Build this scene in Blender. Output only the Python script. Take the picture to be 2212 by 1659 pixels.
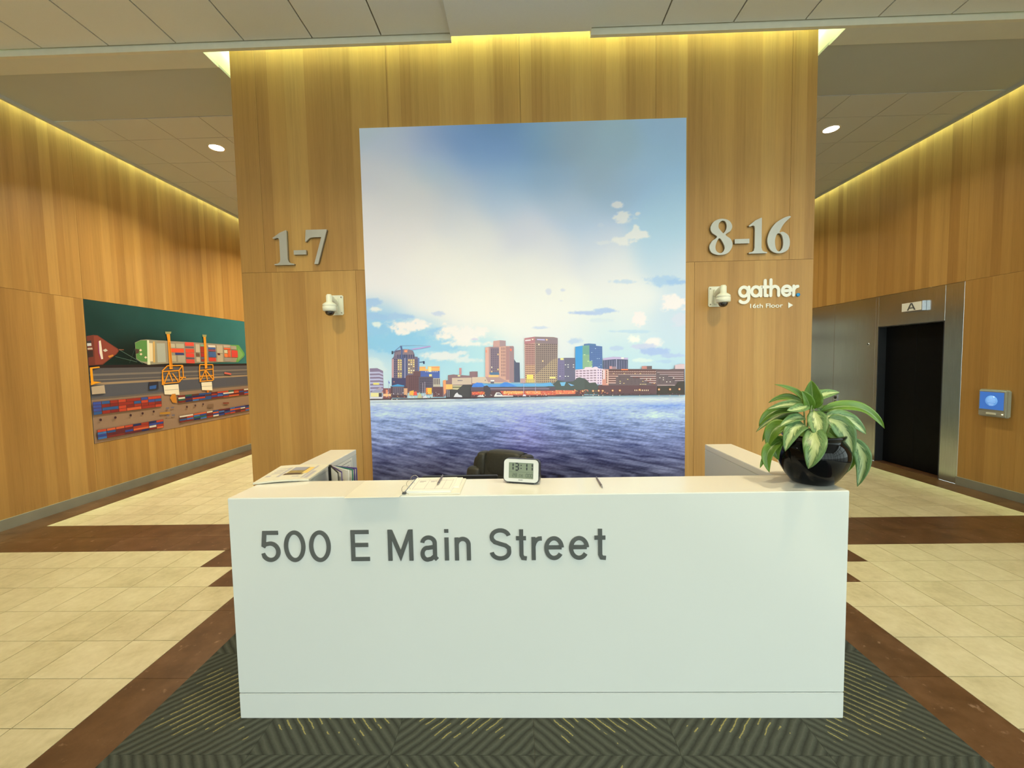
import bpy, bmesh, math, random
import numpy as np
from mathutils import Matrix, Vector

random.seed(7); np.random.seed(7)
for o in list(bpy.data.objects): bpy.data.objects.remove(o)
S = bpy.context.scene
COL = S.collection

# ------------------------------------------------------------------ camera
F, YAW, PIT, ROL, EYE = 880.0, -.0221, -.057, -.0196, 1.7     # pixels of a 2212x1659 frame, radians, metres
def cam_axes():
    rx = Vector((math.cos(YAW), -math.sin(YAW), 0)); y1 = Vector((math.sin(YAW), math.cos(YAW), 0)); z = Vector((0, 0, 1))
    fw = y1 * math.cos(PIT) + z * math.sin(PIT); dn = y1 * math.sin(PIT) - z * math.cos(PIT)
    return rx * math.cos(ROL) - dn * math.sin(ROL), rx * math.sin(ROL) + dn * math.cos(ROL), fw
RX, DN, FW = cam_axes()
cd = bpy.data.cameras.new('camera'); cam = bpy.data.objects.new('camera', cd); COL.objects.link(cam)
cd.sensor_fit = 'HORIZONTAL'; cd.sensor_width = 36; cd.lens = F / 2212 * 36; cd.clip_start = .05
m = Matrix.Identity(4)
for i in range(3): m[i][0], m[i][1], m[i][2] = RX[i], -DN[i], -FW[i]
m[2][3] = EYE; cam.matrix_world = m; S.camera = cam
# ------------------------------------------------------------------ world, exposure
S.view_settings.view_transform = 'Standard'; S.view_settings.look = 'None'; S.view_settings.gamma = 1
S.view_settings.use_curve_mapping = False; S.view_settings.exposure = 0.0
W = bpy.data.worlds.new('world'); S.world = W; W.use_nodes = True
bg = W.node_tree.nodes['Background']; bg.inputs['Color'].default_value = (.84, 1.0, .95, 1); bg.inputs['Strength'].default_value = 3.8
S.cycles.use_light_tree = False; S.cycles.adaptive_threshold = .02; S.cycles.max_bounces = 7; S.cycles.diffuse_bounces = 4; S.cycles.glossy_bounces = 3
LED_COL, LED_POWER = (.72, 1.0, .54), 155.0          # cove strips
DOWN_COL, DESK_COL, DOWN_W = (1.0, .91, .68), (1.0, .83, .50), 190.0            # ceiling downlights

def at(px, py, ax, val):
    """pixel of the photograph -> point on the plane ax = val of the place"""
    d = RX * ((px - 1106) / F) + DN * ((py - 829.5) / F) + FW
    i = 'xyz'.index(ax); o = Vector((0, 0, EYE)); t = (val - o[i]) / d[i]
    return o + d * t
def proj_np(x, y, z):
    z = z - EYE
    d = x * FW[0] + y * FW[1] + z * FW[2]
    return 1106 + F * (x * RX[0] + y * RX[1] + z * RX[2]) / d, 829.5 + F * (x * DN[0] + y * DN[1] + z * DN[2]) / d

# ------------------------------------------------------------------ materials
def lin(c):
    return tuple(((v / 255) / 12.92 if v / 255 <= .04045 else ((v / 255 + .055) / 1.055) ** 2.4) for v in c)
class N:
    def __init__(s, name):
        s.m = bpy.data.materials.new(name); s.m.use_nodes = True; s.t = s.m.node_tree; s.b = s.t.nodes['Principled BSDF']
    def n(s, typ, **kw):
        x = s.t.nodes.new(typ)
        for k, v in kw.items():
            if k in x.inputs: x.inputs[k].default_value = v
            else: setattr(x, k, v)
        return x
    def l(s, a, b): s.t.links.new(a, b)
    def math(s, op, a, b=None, c=None):
        x = s.t.nodes.new('ShaderNodeMath'); x.operation = op
        for i, v in enumerate((a, b, c)):
            if v is None: continue
            if isinstance(v, (int, float)): x.inputs[i].default_value = v
            else: s.l(v, x.inputs[i])
        return x.outputs[0]
    def mix(s, f, a, b):
        x = s.t.nodes.new('ShaderNodeMix'); x.data_type = 'RGBA'
        for i, v in ((0, f), (6, a), (7, b)):
            if isinstance(v, (int, float)): x.inputs[i].default_value = v
            elif isinstance(v, tuple): x.inputs[i].default_value = v if len(v) == 4 else v + (1,)
            else: s.l(v, x.inputs[i])
        return x.outputs[2]
    def ramp(s, f, stops):
        x = s.t.nodes.new('ShaderNodeValToRGB'); r = x.color_ramp
        while len(r.elements) < len(stops): r.elements.new(.5)
        for e, (p, c) in zip(r.elements, stops): e.position = p; e.color = (c if len(c) == 4 else tuple(c) + (1,))
        s.l(f, x.inputs[0]); return x.outputs[0]
    def bump(s, h, strength=.2, dist=.01):
        x = s.n('ShaderNodeBump'); x.inputs['Strength'].default_value = strength; x.inputs['Distance'].default_value = dist
        s.l(h, x.inputs['Height']); s.l(x.outputs[0], s.b.inputs['Normal'])
    def pos(s):
        g = s.n('ShaderNodeNewGeometry'); sp = s.n('ShaderNodeSeparateXYZ'); s.l(g.outputs['Position'], sp.inputs[0]); return g.outputs['Position'], sp.outputs
    def vec(s, x, y, z):
        c = s.n('ShaderNodeCombineXYZ')
        for i, v in enumerate((x, y, z)):
            if isinstance(v, (int, float)): c.inputs[i].default_value = v
            else: s.l(v, c.inputs[i])
        return c.outputs[0]
    def noise(s, v, scale, detail=3, rough=.5):
        x = s.n('ShaderNodeTexNoise'); x.inputs['Scale'].default_value = scale; x.inputs['Detail'].default_value = detail; x.inputs['Roughness'].default_value = rough
        if v is not None: s.l(v, x.inputs['Vector'])
        return x.outputs[0]
    def rnd(s): return s.n('ShaderNodeObjectInfo').outputs['Random']

def plain(name, col, rough=.5, metal=0., coat=0., var=.06, scale=14., emit=None, estr=0., spec=.5):
    k = N(name); b = k.b
    p, _ = k.pos(); f = k.noise(p, scale, 2)
    c = col if max(col) <= 1.0 else lin(col)
    lo = tuple(max(0, v * (1 - var)) for v in c); hi = tuple(min(1, v * (1 + var)) for v in c)
    k.l(k.mix(f, lo, hi), b.inputs['Base Color'])
    b.inputs['Roughness'].default_value = rough; b.inputs['Metallic'].default_value = metal; b.inputs['Coat Weight'].default_value = coat
    b.inputs['Coat Roughness'].default_value = .08; b.inputs['Specular IOR Level'].default_value = spec
    if emit:
        if estr < 40: k.m.cycles.emission_sampling = 'NONE'
        b.inputs['Emission Color'].default_value = tuple(emit) + (1,); b.inputs['Emission Strength'].default_value = estr
    return k.m

def wood_material():
    k = N('oak veneer'); pv, p = k.pos()
    r = k.rnd()
    w = k.math('ADD', k.math('ADD', p[0], p[1]), k.math('MULTIPLY', r, 17.3))
    vo = k.n('ShaderNodeTexVoronoi'); vo.voronoi_dimensions = '1D'; vo.inputs['Scale'].default_value = 9.0; k.l(w, vo.inputs['W'])
    sc = k.n('ShaderNodeSeparateColor'); k.l(vo.outputs['Color'], sc.inputs[0])
    tone = k.ramp(sc.outputs[0], [(0, (.375, .195, .052)), (.35, (.42, .228, .062)), (.7, (.46, .257, .072)), (1, (.50, .29, .086))])
    gv = k.vec(k.math('MULTIPLY', w, 60), k.math('MULTIPLY', p[2], 1.3), k.math('MULTIPLY', sc.outputs[1], 20))
    g1 = k.noise(gv, 1.0, 5, .6)
    gv2 = k.vec(k.math('MULTIPLY', w, 300), k.math('MULTIPLY', p[2], 5), 0.0)
    g2 = k.noise(gv2, 1.0, 3, .6)
    gv3 = k.vec(k.math('MULTIPLY', w, 9), k.math('MULTIPLY', p[2], .35), 3.0)
    g3 = k.noise(gv3, 1.0, 2, .5)
    f = k.math('ADD', k.math('ADD', k.math('MULTIPLY', g1, .35), k.math('MULTIPLY', g2, .30)), k.math('MULTIPLY', g3, .45))
    gc = k.ramp(f, [(.30, (.72, .70, .66)), (.55, (1, 1, 1)), (.80, (1.22, 1.22, 1.2))])
    mx = k.n('ShaderNodeMix'); mx.data_type = 'RGBA'; mx.blend_type = 'MULTIPLY'; mx.inputs[0].default_value = 1
    k.l(tone, mx.inputs[6]); k.l(gc, mx.inputs[7]); k.l(mx.outputs[2], k.b.inputs['Base Color'])
    k.b.inputs['Roughness'].default_value = .42; k.b.inputs['Specular IOR Level'].default_value = .4
    return k.m

def tan_tile_material():
    k = N('tan limestone tile'); pv, p = k.pos(); r = k.rnd()
    v = k.n('ShaderNodeVectorMath'); v.operation = 'ADD'; k.l(pv, v.inputs[0])
    cv = k.vec(k.math('MULTIPLY', r, 31), k.math('MULTIPLY', r, 17), 0.0); k.l(cv, v.inputs[1])
    a = k.noise(v.outputs[0], 6, 6, .65); b2 = k.noise(v.outputs[0], 30, 3, .5)
    f = k.math('ADD', k.math('ADD', k.math('MULTIPLY', a, .7), k.math('MULTIPLY', b2, .25)), k.math('MULTIPLY', r, .12))
    c = k.ramp(f, [(.30, (.40, .345, .20)), (.5, (.535, .470, .29)), (.72, (.635, .57, .38))])
    k.l(c, k.b.inputs['Base Color']); k.b.inputs['Roughness'].default_value = .38
    return k.m
def brown_tile_material():
    k = N('brown marble tile'); pv, p = k.pos(); r = k.rnd()
    a = k.noise(pv, 5, 6, .65); fl = k.noise(pv, 16, 4, .62)
    base = k.ramp(k.math('ADD', a, k.math('MULTIPLY', r, .10)), [(.35, (.060, .026, .010)), (.55, (.098, .045, .018)), (.75, (.142, .070, .033))])
    m2 = k.ramp(fl, [(.62, (0, 0, 0)), (.72, (.6, .6, .6))])
    k.l(k.mix(m2, base, (.36, .23, .15)), k.b.inputs['Base Color']); k.b.inputs['Roughness'].default_value = .30
    return k.m
CX0, CX1, CS, CY0 = -1.845, 1.905, .625, 1.66
def carpet_material():
    k = N('ribbed carpet'); pv, p = k.pos()
    fx = k.math('DIVIDE', k.math('SUBTRACT', p[0], CX0), CS); fy = k.math('DIVIDE', k.math('SUBTRACT', p[1], CY0 - 10 * CS), CS)
    par = k.math('MODULO', k.math('ADD', k.math('FLOOR', fx), k.math('FLOOR', fy)), 2.0)
    sg = k.math('SUBTRACT', 1.0, k.math('MULTIPLY', par, 2.0))
    wob = k.math('ADD', k.math('MULTIPLY', k.math('SUBTRACT', k.noise(pv, 120, 2), .5), .008), k.math('MULTIPLY', k.math('SUBTRACT', k.noise(pv, 14, 2), .5), .02))
    s = k.math('ADD', k.math('SUBTRACT', p[0], k.math('MULTIPLY', sg, p[1])), wob)
    fr = k.math('FRACT', k.math('ADD', k.math('DIVIDE', s, .053), 100.0))
    tri = k.math('MULTIPLY', k.math('ABSOLUTE', k.math('SUBTRACT', fr, .5)), 2.0)
    pile = k.noise(pv, 420, 2)
    big = k.noise(pv, 3.0, 2)
    base = k.ramp(k.math('ADD', k.math('MULTIPLY', tri, .7), k.math('MULTIPLY', pile, .3)), [(.15, (.036, .040, .032)), (.5, (.060, .066, .053)), (.95, (.090, .097, .078))])
    acc = k.math('GREATER_THAN', fr, .86)
    lx = k.math('ABSOLUTE', k.math('SUBTRACT', k.math('FRACT', fx), .5)); ly = k.math('ABSOLUTE', k.math('SUBTRACT', k.math('FRACT', fy), .5))
    mask = k.math('LESS_THAN', k.math('ADD', k.math('MAXIMUM', lx, ly), k.math('MULTIPLY', k.math('SUBTRACT', k.noise(pv, 9, 2), .5), .7)), .31)
    ac = k.math('MULTIPLY', k.math('MULTIPLY', acc, mask), k.math('GREATER_THAN', pile, .40))
    k.l(k.mix(ac, base, (.30, .27, .10)), k.b.inputs['Base Color']); k.b.inputs['Roughness'].default_value = .95; k.b.inputs['Specular IOR Level'].default_value = .1
    h = k.math('ADD', tri, k.math('MULTIPLY', pile, .5)); k.bump(h, .5, .006)
    return k.m
def steel_material():
    k = N('brushed steel'); pv, p = k.pos()
    gv = k.vec(k.math('MULTIPLY', p[0], 200), k.math('MULTIPLY', p[1], 200), k.math('MULTIPLY', p[2], 3))
    g = k.noise(gv, 1, 3)
    k.l(k.ramp(g, [(.3, (.55, .60, .62)), (.7, (.66, .71, .74))]), k.b.inputs['Base Color'])
    k.b.inputs['Metallic'].default_value = 1; k.b.inputs['Roughness'].default_value = .22
    wv = k.noise(pv, 2.2, 2); k.bump(wv, .12, .02)
    return k.m
def print_material(name):
    k = N(name); a = k.n('ShaderNodeVertexColor'); a.layer_name = 'Col'
    k.l(a.outputs[0], k.b.inputs['Base Color']); k.b.inputs['Roughness'].default_value = .45; k.b.inputs['Specular IOR Level'].default_value = .3
    return k.m
def leaf_material(name, varieg):
    k = N(name); uv = k.n('ShaderNodeUVMap'); sp = k.n('ShaderNodeSeparateXYZ'); k.l(uv.outputs[0], sp.inputs[0])
    r = k.rnd(); ax = k.math('ABSOLUTE', sp.outputs[0])
    nv = k.vec(k.math('ADD', k.math('MULTIPLY', sp.outputs[0], 2.2), k.math('MULTIPLY', r, 40)), k.math('SUBTRACT', k.math('MULTIPLY', sp.outputs[1], 9), k.math('MULTIPLY', ax, 5)), r)
    n = k.noise(nv, 1.2, 5, .65)
    e = k.math('ADD', ax, k.math('MULTIPLY', k.math('SUBTRACT', n, .5), 1.5))
    if varieg:
        c = k.ramp(e, [(.0, (.42, .50, .23)), (.28, (.33, .43, .18)), (.44, (.055, .12, .04)), (.64, (.15, .28, .11)), (.95, (.085, .18, .045))])
    else:
        c = k.ramp(k.math('ADD', k.math('MULTIPLY', n, .7), k.math('MULTIPLY', ax, .3)), [(.2, (.050, .12, .012)), (.5, (.095, .20, .018)), (.8, (.15, .28, .030))])
    rib = k.math('LESS_THAN', ax, .045)
    k.l(k.mix(k.math('MULTIPLY', rib, .5), c, (.35, .45, .2)), k.b.inputs['Base Color']); k.b.inputs['Roughness'].default_value = .38
    k.b.inputs['Subsurface Weight'].default_value = 0.0
    return k.m

M = dict(
    wood=wood_material(), tan=tan_tile_material(), brown=brown_tile_material(), carpet=carpet_material(), steel=steel_material(),
    backing=plain('dark joint backing', (.10, .065, .03), .8), grout=plain('floor grout', (.26, .21, .13), .9),
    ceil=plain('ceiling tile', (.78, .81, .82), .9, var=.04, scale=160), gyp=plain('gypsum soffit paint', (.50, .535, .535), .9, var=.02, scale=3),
    band=plain('lighter soffit band', (.70, .71, .66), .85, var=.02), trim=plain('white ceiling trim', (.74, .73, .63), .6), cjoint=plain('ceiling joint shadow gap', (.20, .18, .13), .9),
    white=plain('white cove paint', (.80, .82, .76), .7), led=plain('led strip', (.9, .9, .8), .5, emit=LED_COL, estr=LED_POWER), led2=plain('led strip of the core wall', (.9, .9, .8), .5, emit=LED_COL, estr=LED_POWER * .17),
    lamp=plain('downlight lens', (.9, .9, .9), .4, emit=(1, .87, .78), estr=30.), lamp_ring=plain('downlight ring', (.8, .76, .66), .4),
    desk=plain('white desk laminate', (.71, .72, .69), .22, var=.012, scale=3, coat=.3), groove=plain('desk groove', (.08, .08, .08), .6),
    desk_lit=plain('desk laminate lit on top', (.80, .79, .73), .25, var=.012, scale=3, coat=.3),  # same laminate, made lighter and warmer for the lamplight on top
    letter=plain('grey brushed lettering', (.115, .12, .115), .45, metal=.25, var=.25, scale=10), base=plain('grey stone base', (.235, .225, .175), .42, var=.2, scale=5),
    num=plain('satin aluminium', (.45, .44, .40), .42, metal=.55, var=.05), num_edge=plain('dark numeral edge', (.10, .085, .06), .5),
    cream=plain('cream plastic', (.78, .78, .66), .4, var=.02), black=plain('black plastic', (.015, .015, .016), .35), dome=plain('smoked dome', (.02, .016, .014), .08, coat=1.),
    signw=plain('white sign plastic', (.85, .85, .78), .4, var=.01), blue=plain('blue sign dot', (.03, .33, .80), .4),
    leather=plain('black leather', (.032, .031, .025), .45, var=.3, scale=60, spec=.35), leather2=plain('black stitched seam', (.008, .008, .008), .6),
    dark=plain('dark elevator door', (.0035, .0035, .004), .45, var=.3, spec=.12), jamb=plain('dark steel jamb', (.10, .11, .13), .3, metal=.8),
    chrome=plain('chrome end', (.62, .62, .66), .2, metal=1.), grey=plain('grey terminal plastic', (.33, .32, .27), .45), screen=plain('lit blue screen', (.02, .06, .2), .2, emit=(.05, .16, .50), estr=.9),
    screen2=plain('lit pale blue circle', (.1, .2, .4), .2, emit=(.11, .30, .68), estr=.9), screen3=plain('lit screen text', (.2, .3, .5), .2, emit=(.25, .45, .8), estr=.9), ind=plain('lit indicator', (.8, .8, .5), .3, emit=(1, 1, .6), estr=1.5),
    silver=plain('silver white bezel', (.62, .63, .61), .35, var=.03), lcd=plain('lcd glass', (.165, .20, .125), .25, var=.03), seg=plain('lcd segment', (.008, .010, .008), .4), seg2=plain('lcd faint segment', (.05, .065, .04), .4),
    paper=plain('white paper', (.82, .80, .74), .8, var=.02), ink=plain('grey printed ink', (.45, .43, .46), .8), inkd=plain('dark printed ink', (.18, .17, .17), .8), vinyl=plain('white binder vinyl', (.80, .77, .66), .35, var=.02), ring=plain('ring steel', (.55, .54, .5), .25, metal=1.), pen=plain('grey pen barrel', (.13, .10, .10), .3), penm=plain('pen metal', (.4, .37, .33), .3, metal=1.),
    news=plain('newsprint', (.66, .62, .50), .9, var=.06, scale=40), pot=plain('black glazed pot', (.004, .004, .005), .07, coat=.0, var=.2, spec=.2), soil=plain('potting soil', (.03, .022, .015), .9, var=.5, scale=120), stem=plain('green plant stem', (.19, .28, .07), .5),
    leafv=leaf_material('variegated leaf', True), leafg=leaf_material('green leaf', False),
    purple=plain('purple folder edge', (.10, .06, .26), .4), green=plain('green folder edge', (.015, .20, .14), .4), facade=plain('dark bronze window frame', (.06, .055, .05), .4, metal=.4), paving=plain('outdoor paving', (.35, .34, .32), .9),
    ceil_dim=plain('ceiling tile dimmed for the passages', (.61, .63, .63), .9, var=.04, scale=160),  # darker copy of the same tile, to dim the passage ceilings
    endwall=plain('pale grey for steel reflections', (.62, .64, .62), .6),
    inner=plain('worktop laminate', (.55, .53, .46), .4),
)
# ------------------------------------------------------------------ mesh helpers
def finish(name, bm, mat, parent=None, smooth=False):
    me = bpy.data.meshes.new(name); bm.to_mesh(me); bm.free()
    return obj_from(name, me, mat, parent, smooth)
def obj_from(name, me, mat, parent=None, smooth=False):
    for x in (mat if isinstance(mat, (list, tuple)) else [mat]): me.materials.append(x)
    if smooth: me.polygons.foreach_set('use_smooth', [True] * len(me.polygons))
    o = bpy.data.objects.new(name, me); COL.objects.link(o)
    if parent: put(o, parent)
    return o
def put(o, parent):
    o.parent = parent; o.matrix_parent_inverse = parent.matrix_world.inverted() if parent.matrix_world else Matrix.Identity(4)
def addbox(bm, x0, x1, y0, y1, z0, z1, mi=0):
    v = [bm.verts.new(p) for p in ((x0, y0, z0), (x1, y0, z0), (x1, y1, z0), (x0, y1, z0), (x0, y0, z1), (x1, y0, z1), (x1, y1, z1), (x0, y1, z1))]
    fs = []
    for q in ((0, 3, 2, 1), (4, 5, 6, 7), (0, 1, 5, 4), (1, 2, 6, 5), (2, 3, 7, 6), (3, 0, 4, 7)):
        f = bm.faces.new([v[i] for i in q]); f.material_index = mi; fs.append(f)
    return v, fs
def box(name, x0, x1, y0, y1, z0, z1, mat, parent=None, bevel=0., seg=2):
    bm = bmesh.new(); addbox(bm, x0, x1, y0, y1, z0, z1)
    if bevel: bmesh.ops.bevel(bm, geom=bm.edges[:], offset=bevel, segments=seg, affect='EDGES')
    return finish(name, bm, mat, parent)
def boxes(name, lst, mat, parent=None):
    bm = bmesh.new()
    for b in lst: addbox(bm, *b)
    return finish(name, bm, mat, parent)
def lathe(bm, prof, c=(0, 0, 0), seg=40, axis='z', mi=0, cap=True):
    rows = []
    for r, h in prof:
        row = []
        for i in range(seg):
            a = 2 * math.pi * i / seg; u, v = r * math.cos(a), r * math.sin(a)
            p = {'z': (u, v, h), 'y': (u, h, v), 'x': (h, u, v)}[axis]
            row.append(bm.verts.new((c[0] + p[0], c[1] + p[1], c[2] + p[2])))
        rows.append(row)
    for a, b in zip(rows, rows[1:]):
        for i in range(seg):
            f = bm.faces.new((a[i], a[(i + 1) % seg], b[(i + 1) % seg], b[i])); f.material_index = mi; f.smooth = True
    if cap:
        for row in (rows[0], rows[-1]):
            try: f = bm.faces.new(row); f.material_index = mi
            except Exception: pass
    bmesh.ops.recalc_face_normals(bm, faces=bm.faces[:])
def lathe_obj(name, prof, c, mat, parent=None, seg=40, axis='z', cap=True):
    bm = bmesh.new(); lathe(bm, prof, c, seg, axis, 0, cap); return finish(name, bm, mat, parent)
def tube(bm, pts, r, seg=8):
    pts = [Vector(p) for p in pts]; rows = []
    rr = r if isinstance(r, (list, tuple)) else [r] * len(pts)
    up = Vector((.31, .17, .93)).normalized()
    for i, p in enumerate(pts):
        d = (pts[min(i + 1, len(pts) - 1)] - pts[max(i - 1, 0)]).normalized()
        a = d.cross(up).normalized(); b = d.cross(a).normalized()
        rows.append([bm.verts.new(p + (a * math.cos(t) + b * math.sin(t)) * rr[i]) for t in (2 * math.pi * k / seg for k in range(seg))])
    for a, b in zip(rows, rows[1:]):
        for i in range(seg):
            f = bm.faces.new((a[i], a[(i + 1) % seg], b[(i + 1) % seg], b[i])); f.smooth = True
    bm.faces.new(rows[0]); bm.faces.new(rows[-1]); bmesh.ops.recalc_face_normals(bm, faces=bm.faces[:])
def tube_obj(name, pts, r, mat, parent=None, seg=8):
    bm = bmesh.new(); tube(bm, pts, r, seg); return finish(name, bm, mat, parent)
def loops_mesh(name, loops, frame, depth, mat, parent=None, bevel=0.):
    """2-D outlines (holes allowed) filled and extruded; frame = origin, u, v, n ; the solid runs from 0 to depth along n"""
    cu = bpy.data.curves.new('c', 'CURVE'); cu.dimensions = '2D'; cu.fill_mode = 'BOTH'; cu.extrude = depth / 2; cu.bevel_depth = bevel
    for lp in loops:
        s = cu.splines.new('POLY'); s.points.add(len(lp) - 1); s.use_cyclic_u = True
        for q, (a, b) in zip(s.points, lp): q.co = (a, b, 0, 1)
    t = bpy.data.objects.new('t', cu); me = bpy.data.meshes.new_from_object(t); bpy.data.objects.remove(t); bpy.data.curves.remove(cu)
    o, u, v, n = (Vector(x) for x in frame)
    for w in me.vertices:
        a, b, c = w.co; w.co = o + u * a + v * b + n * (c + depth / 2)
    me.name = name; me.materials.clear()
    return obj_from(name, me, mat, parent)
def text_mesh(name, txt, size, frame, depth, mat, parent=None, bold=0.):
    cu = bpy.data.curves.new('t', 'FONT'); cu.body = txt; cu.size = size; cu.offset = bold; cu.extrude = depth / 2
    t = bpy.data.objects.new('t', cu); me = bpy.data.meshes.new_from_object(t); bpy.data.objects.remove(t); bpy.data.curves.remove(cu)
    xs = [w.co.x for w in me.vertices]; x0, x1 = min(xs), max(xs)
    o, u, v, n = (Vector(x) for x in frame)
    for w in me.vertices:
        a, b, c = w.co; w.co = o + u * (a - x0) + v * b + n * (c + depth / 2)
    me.name = name; me.materials.clear()
    return obj_from(name, me, mat, parent), x1 - x0
def tag(o, label=None, cat=None, group=None, kind=None):
    for k, v in (('label', label), ('category', cat), ('group', group), ('kind', kind)):
        if v: o[k] = v
    return o
def empty(name, loc=(0, 0, 0), rz=0):
    o = bpy.data.objects.new(name, None); o.empty_display_size = .1; COL.objects.link(o)
    o.matrix_world = Matrix.Translation(loc) @ Matrix.Rotation(rz, 4, 'Z'); o.location = loc; o.rotation_euler = (0, 0, rz); return o
def catmull(pts, n=8, closed=True):
    P = [np.array(p, float) for p in pts]; out = []; L = len(P)
    rng = range(L) if closed else range(L - 1)
    for i in rng:
        g = (lambda j: P[j % L]) if closed else (lambda j: P[min(max(j, 0), L - 1)])
        p0, p1, p2, p3 = g(i - 1), g(i), g(i + 1), g(i + 2)
        for k in range(n):
            t = k / n
            out.append(tuple(.5 * (2 * p1 + (p2 - p0) * t + (2 * p0 - 5 * p1 + 4 * p2 - p3) * t * t + (3 * p1 - p0 - 3 * p2 + p3) * t ** 3)))
    if not closed: out.append(tuple(P[-1]))
    return out

# ------------------------------------------------------------------ dimensions of the place
YC, XL, XR, ZC = 4.0144, -5.5454, 5.5853, 4.6155      # core wall face, side walls, soffit height
CL, CR = -2.7344, 2.8169                              # core wall sides
YF, YB = -6.0, 10.0                                   # glazed front, end of the corridors
TS = .305
# ================================================================== FLOOR
floor = box('floor', XL, XR, YF, YB, -.12, -.006, M['grout']); tag(floor, 'tan stone tile floor with brown marble bands across the lobby', 'floor', kind='structure')
TX0, TX1, TY = -2.15, 2.21, 3.62
tan, brown = [], []
def side_cells(y0, y1, skip=0):
    for k in range(10):
        for sx, xo in ((-1, TX0), (1, TX1)):
            a = xo + sx * TS * k; b = a + sx * TS
            (brown if k < skip else tan).append((min(a, b), max(a, b), y0, y1))
for j in range(0, 34):
    side_cells(TY - TS * (j + 1), TY - TS * j, 2 if j == 0 else 1 if j == 1 else 0)
yb0 = TY + .615
for j in range(0, 19): side_cells(yb0 + TS * j, yb0 + TS * (j + 1))
def strip_x(x0, x1, y0, y1, n):
    for i in range(n): brown.append((x0 + (x1 - x0) * i / n, x0 + (x1 - x0) * (i + 1) / n, y0, y1))
def strip_y(x0, x1, y0, y1, n):
    for i in range(n): brown.append((x0, x1, y0 + (y1 - y0) * i / n, y0 + (y1 - y0) * (i + 1) / n))
for a, b in ((TY, TY + .3075), (TY + .3075, yb0)): strip_x(TX0 - 10 * TS, TX1 + 10 * TS, a, b, 17)
for a, b in ((TX0, CX0), (CX1, TX1)): strip_y(a, b, 2.705 - .61 * 14, 2.705, 14)
for j in range(3): strip_x(TX0, TX1, 2.705 + TS * j, 2.705 + TS * (j + 1), 7)
for a, b in ((XL, TX0 - 10 * TS), (TX1 + 10 * TS, XR)): strip_y(a, b, yb0 - .61 * 16, YB, 26)
for j in range(0, 19): strip_x(CL, CR, YB - .3, YB, 0)
def show_size(c):
    xs = np.array([c[0], c[1], c[1], c[0]]); ys = np.array([c[2], c[2], c[3], c[3]])
    if ys.min() < .3: return 0
    u, v = proj_np(xs, ys, np.zeros(4))
    if u.max() < 0 or u.min() > 2212 or v.min() > 1659: return 0
    if c[2] > YC:   # hidden behind the core wall
        ub = proj_np(np.array([CL, CR]), np.array([YC, YC]), np.zeros(2))[0]
        if u.min() > ub[0] and u.max() < ub[1]: return 0
    return abs(sum(u[i] * v[(i + 1) % 4] - u[(i + 1) % 4] * v[i] for i in range(4))) / 2
def lay(cells, nm, mat, joint, most):
    cells = sorted(cells, key=lambda c: -show_size(c)); cache = {}; rest = bmesh.new()
    for i, c in enumerate(cells):
        w, d = c[1] - c[0] - joint, c[3] - c[2] - joint
        if i < most and show_size(c) > 30:
            key = (round(w, 4), round(d, 4))
            if key not in cache:
                bm = bmesh.new(); addbox(bm, -w / 2, w / 2, -d / 2, d / 2, -.012, 0); me = bpy.data.meshes.new(nm); bm.to_mesh(me); bm.free(); me.materials.append(mat); cache[key] = me
            o = bpy.data.objects.new(nm, cache[key]); COL.objects.link(o); o.location = ((c[0] + c[1]) / 2, (c[2] + c[3]) / 2, 0); o.parent = floor
        else:
            addbox(rest, c[0] + joint / 2, c[1] - joint / 2, c[2] + joint / 2, c[3] - joint / 2, -.012, 0)
    r = finish(nm + '_field', rest, mat, floor); r['kind'] = 'stuff'
lay(tan, 'floor_tile', M['tan'], .004, 290); lay(brown, 'brown_floor_slab', M['brown'], .002, 150)

carpet = box('carpet', CX0, CX1, CY0 - 12 * CS, 2.705, -.008, -.004, M['backing']); tag(carpet, 'dark grey ribbed carpet inlay under the white desk', 'carpet')
cme = {}
for j in range(-12, 2):
    y0 = CY0 + j * CS; y1 = min(y0 + CS, 2.705)
    for i in range(6):
        x0 = CX0 + i * CS
        key = round(y1 - y0, 3)
        if key not in cme:
            bm = bmesh.new(); addbox(bm, .0005, CS - .0005, .0005, y1 - y0 - .0005, -.006, .003)
            me = bpy.data.meshes.new('carpet_tile'); bm.to_mesh(me); bm.free(); me.materials.append(M['carpet']); cme[key] = me
        o = bpy.data.objects.new('carpet_tile', cme[key]); COL.objects.link(o); o.location = (x0, y0, 0); o.parent = carpet

# ================================================================== CORE WALL with the mural
def panel_wall(parent, cells, plane, thick, sign):
    """cells: (a0, a1, z0, z1) along the wall; plane: ('x' or 'y', face coordinate); sign: which way the face looks"""
    g = .0012
    for a0, a1, z0, z1 in cells:
        f0, f1 = sorted((plane[1], plane[1] - sign * thick))
        if plane[0] == 'y': box('wood_panel', a0 + g, a1 - g, f0, f1, z0 + g, z1 - g, M['wood'], parent)
        else: box('wood_panel', f0, f1, a0 + g, a1 - g, z0 + g, z1 - g, M['wood'], parent)
ZTOP = 4.98
wc = box('wall_center', CL + .02, CR - .02, YC + .02, 9.2, 0, ZTOP, M['backing']); tag(wc, 'oak panelled core wall behind the white desk carrying the harbour mural', 'wall', kind='structure')
ZS = 2.6145
ups = [CL, -2.495, -1.228, .042, 1.32, 2.585, CR]; lows = [CL, -1.60, -1.3, 1.40, 1.69, CR]
panel_wall(wc, [(a, b, ZS, ZTOP) for a, b in zip(ups, ups[1:])], ('y', YC), .02, -1)
panel_wall(wc, [(a, b, .0, ZS) for a, b in zip(lows, lows[1:])], ('y', YC), .02, -1)
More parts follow.
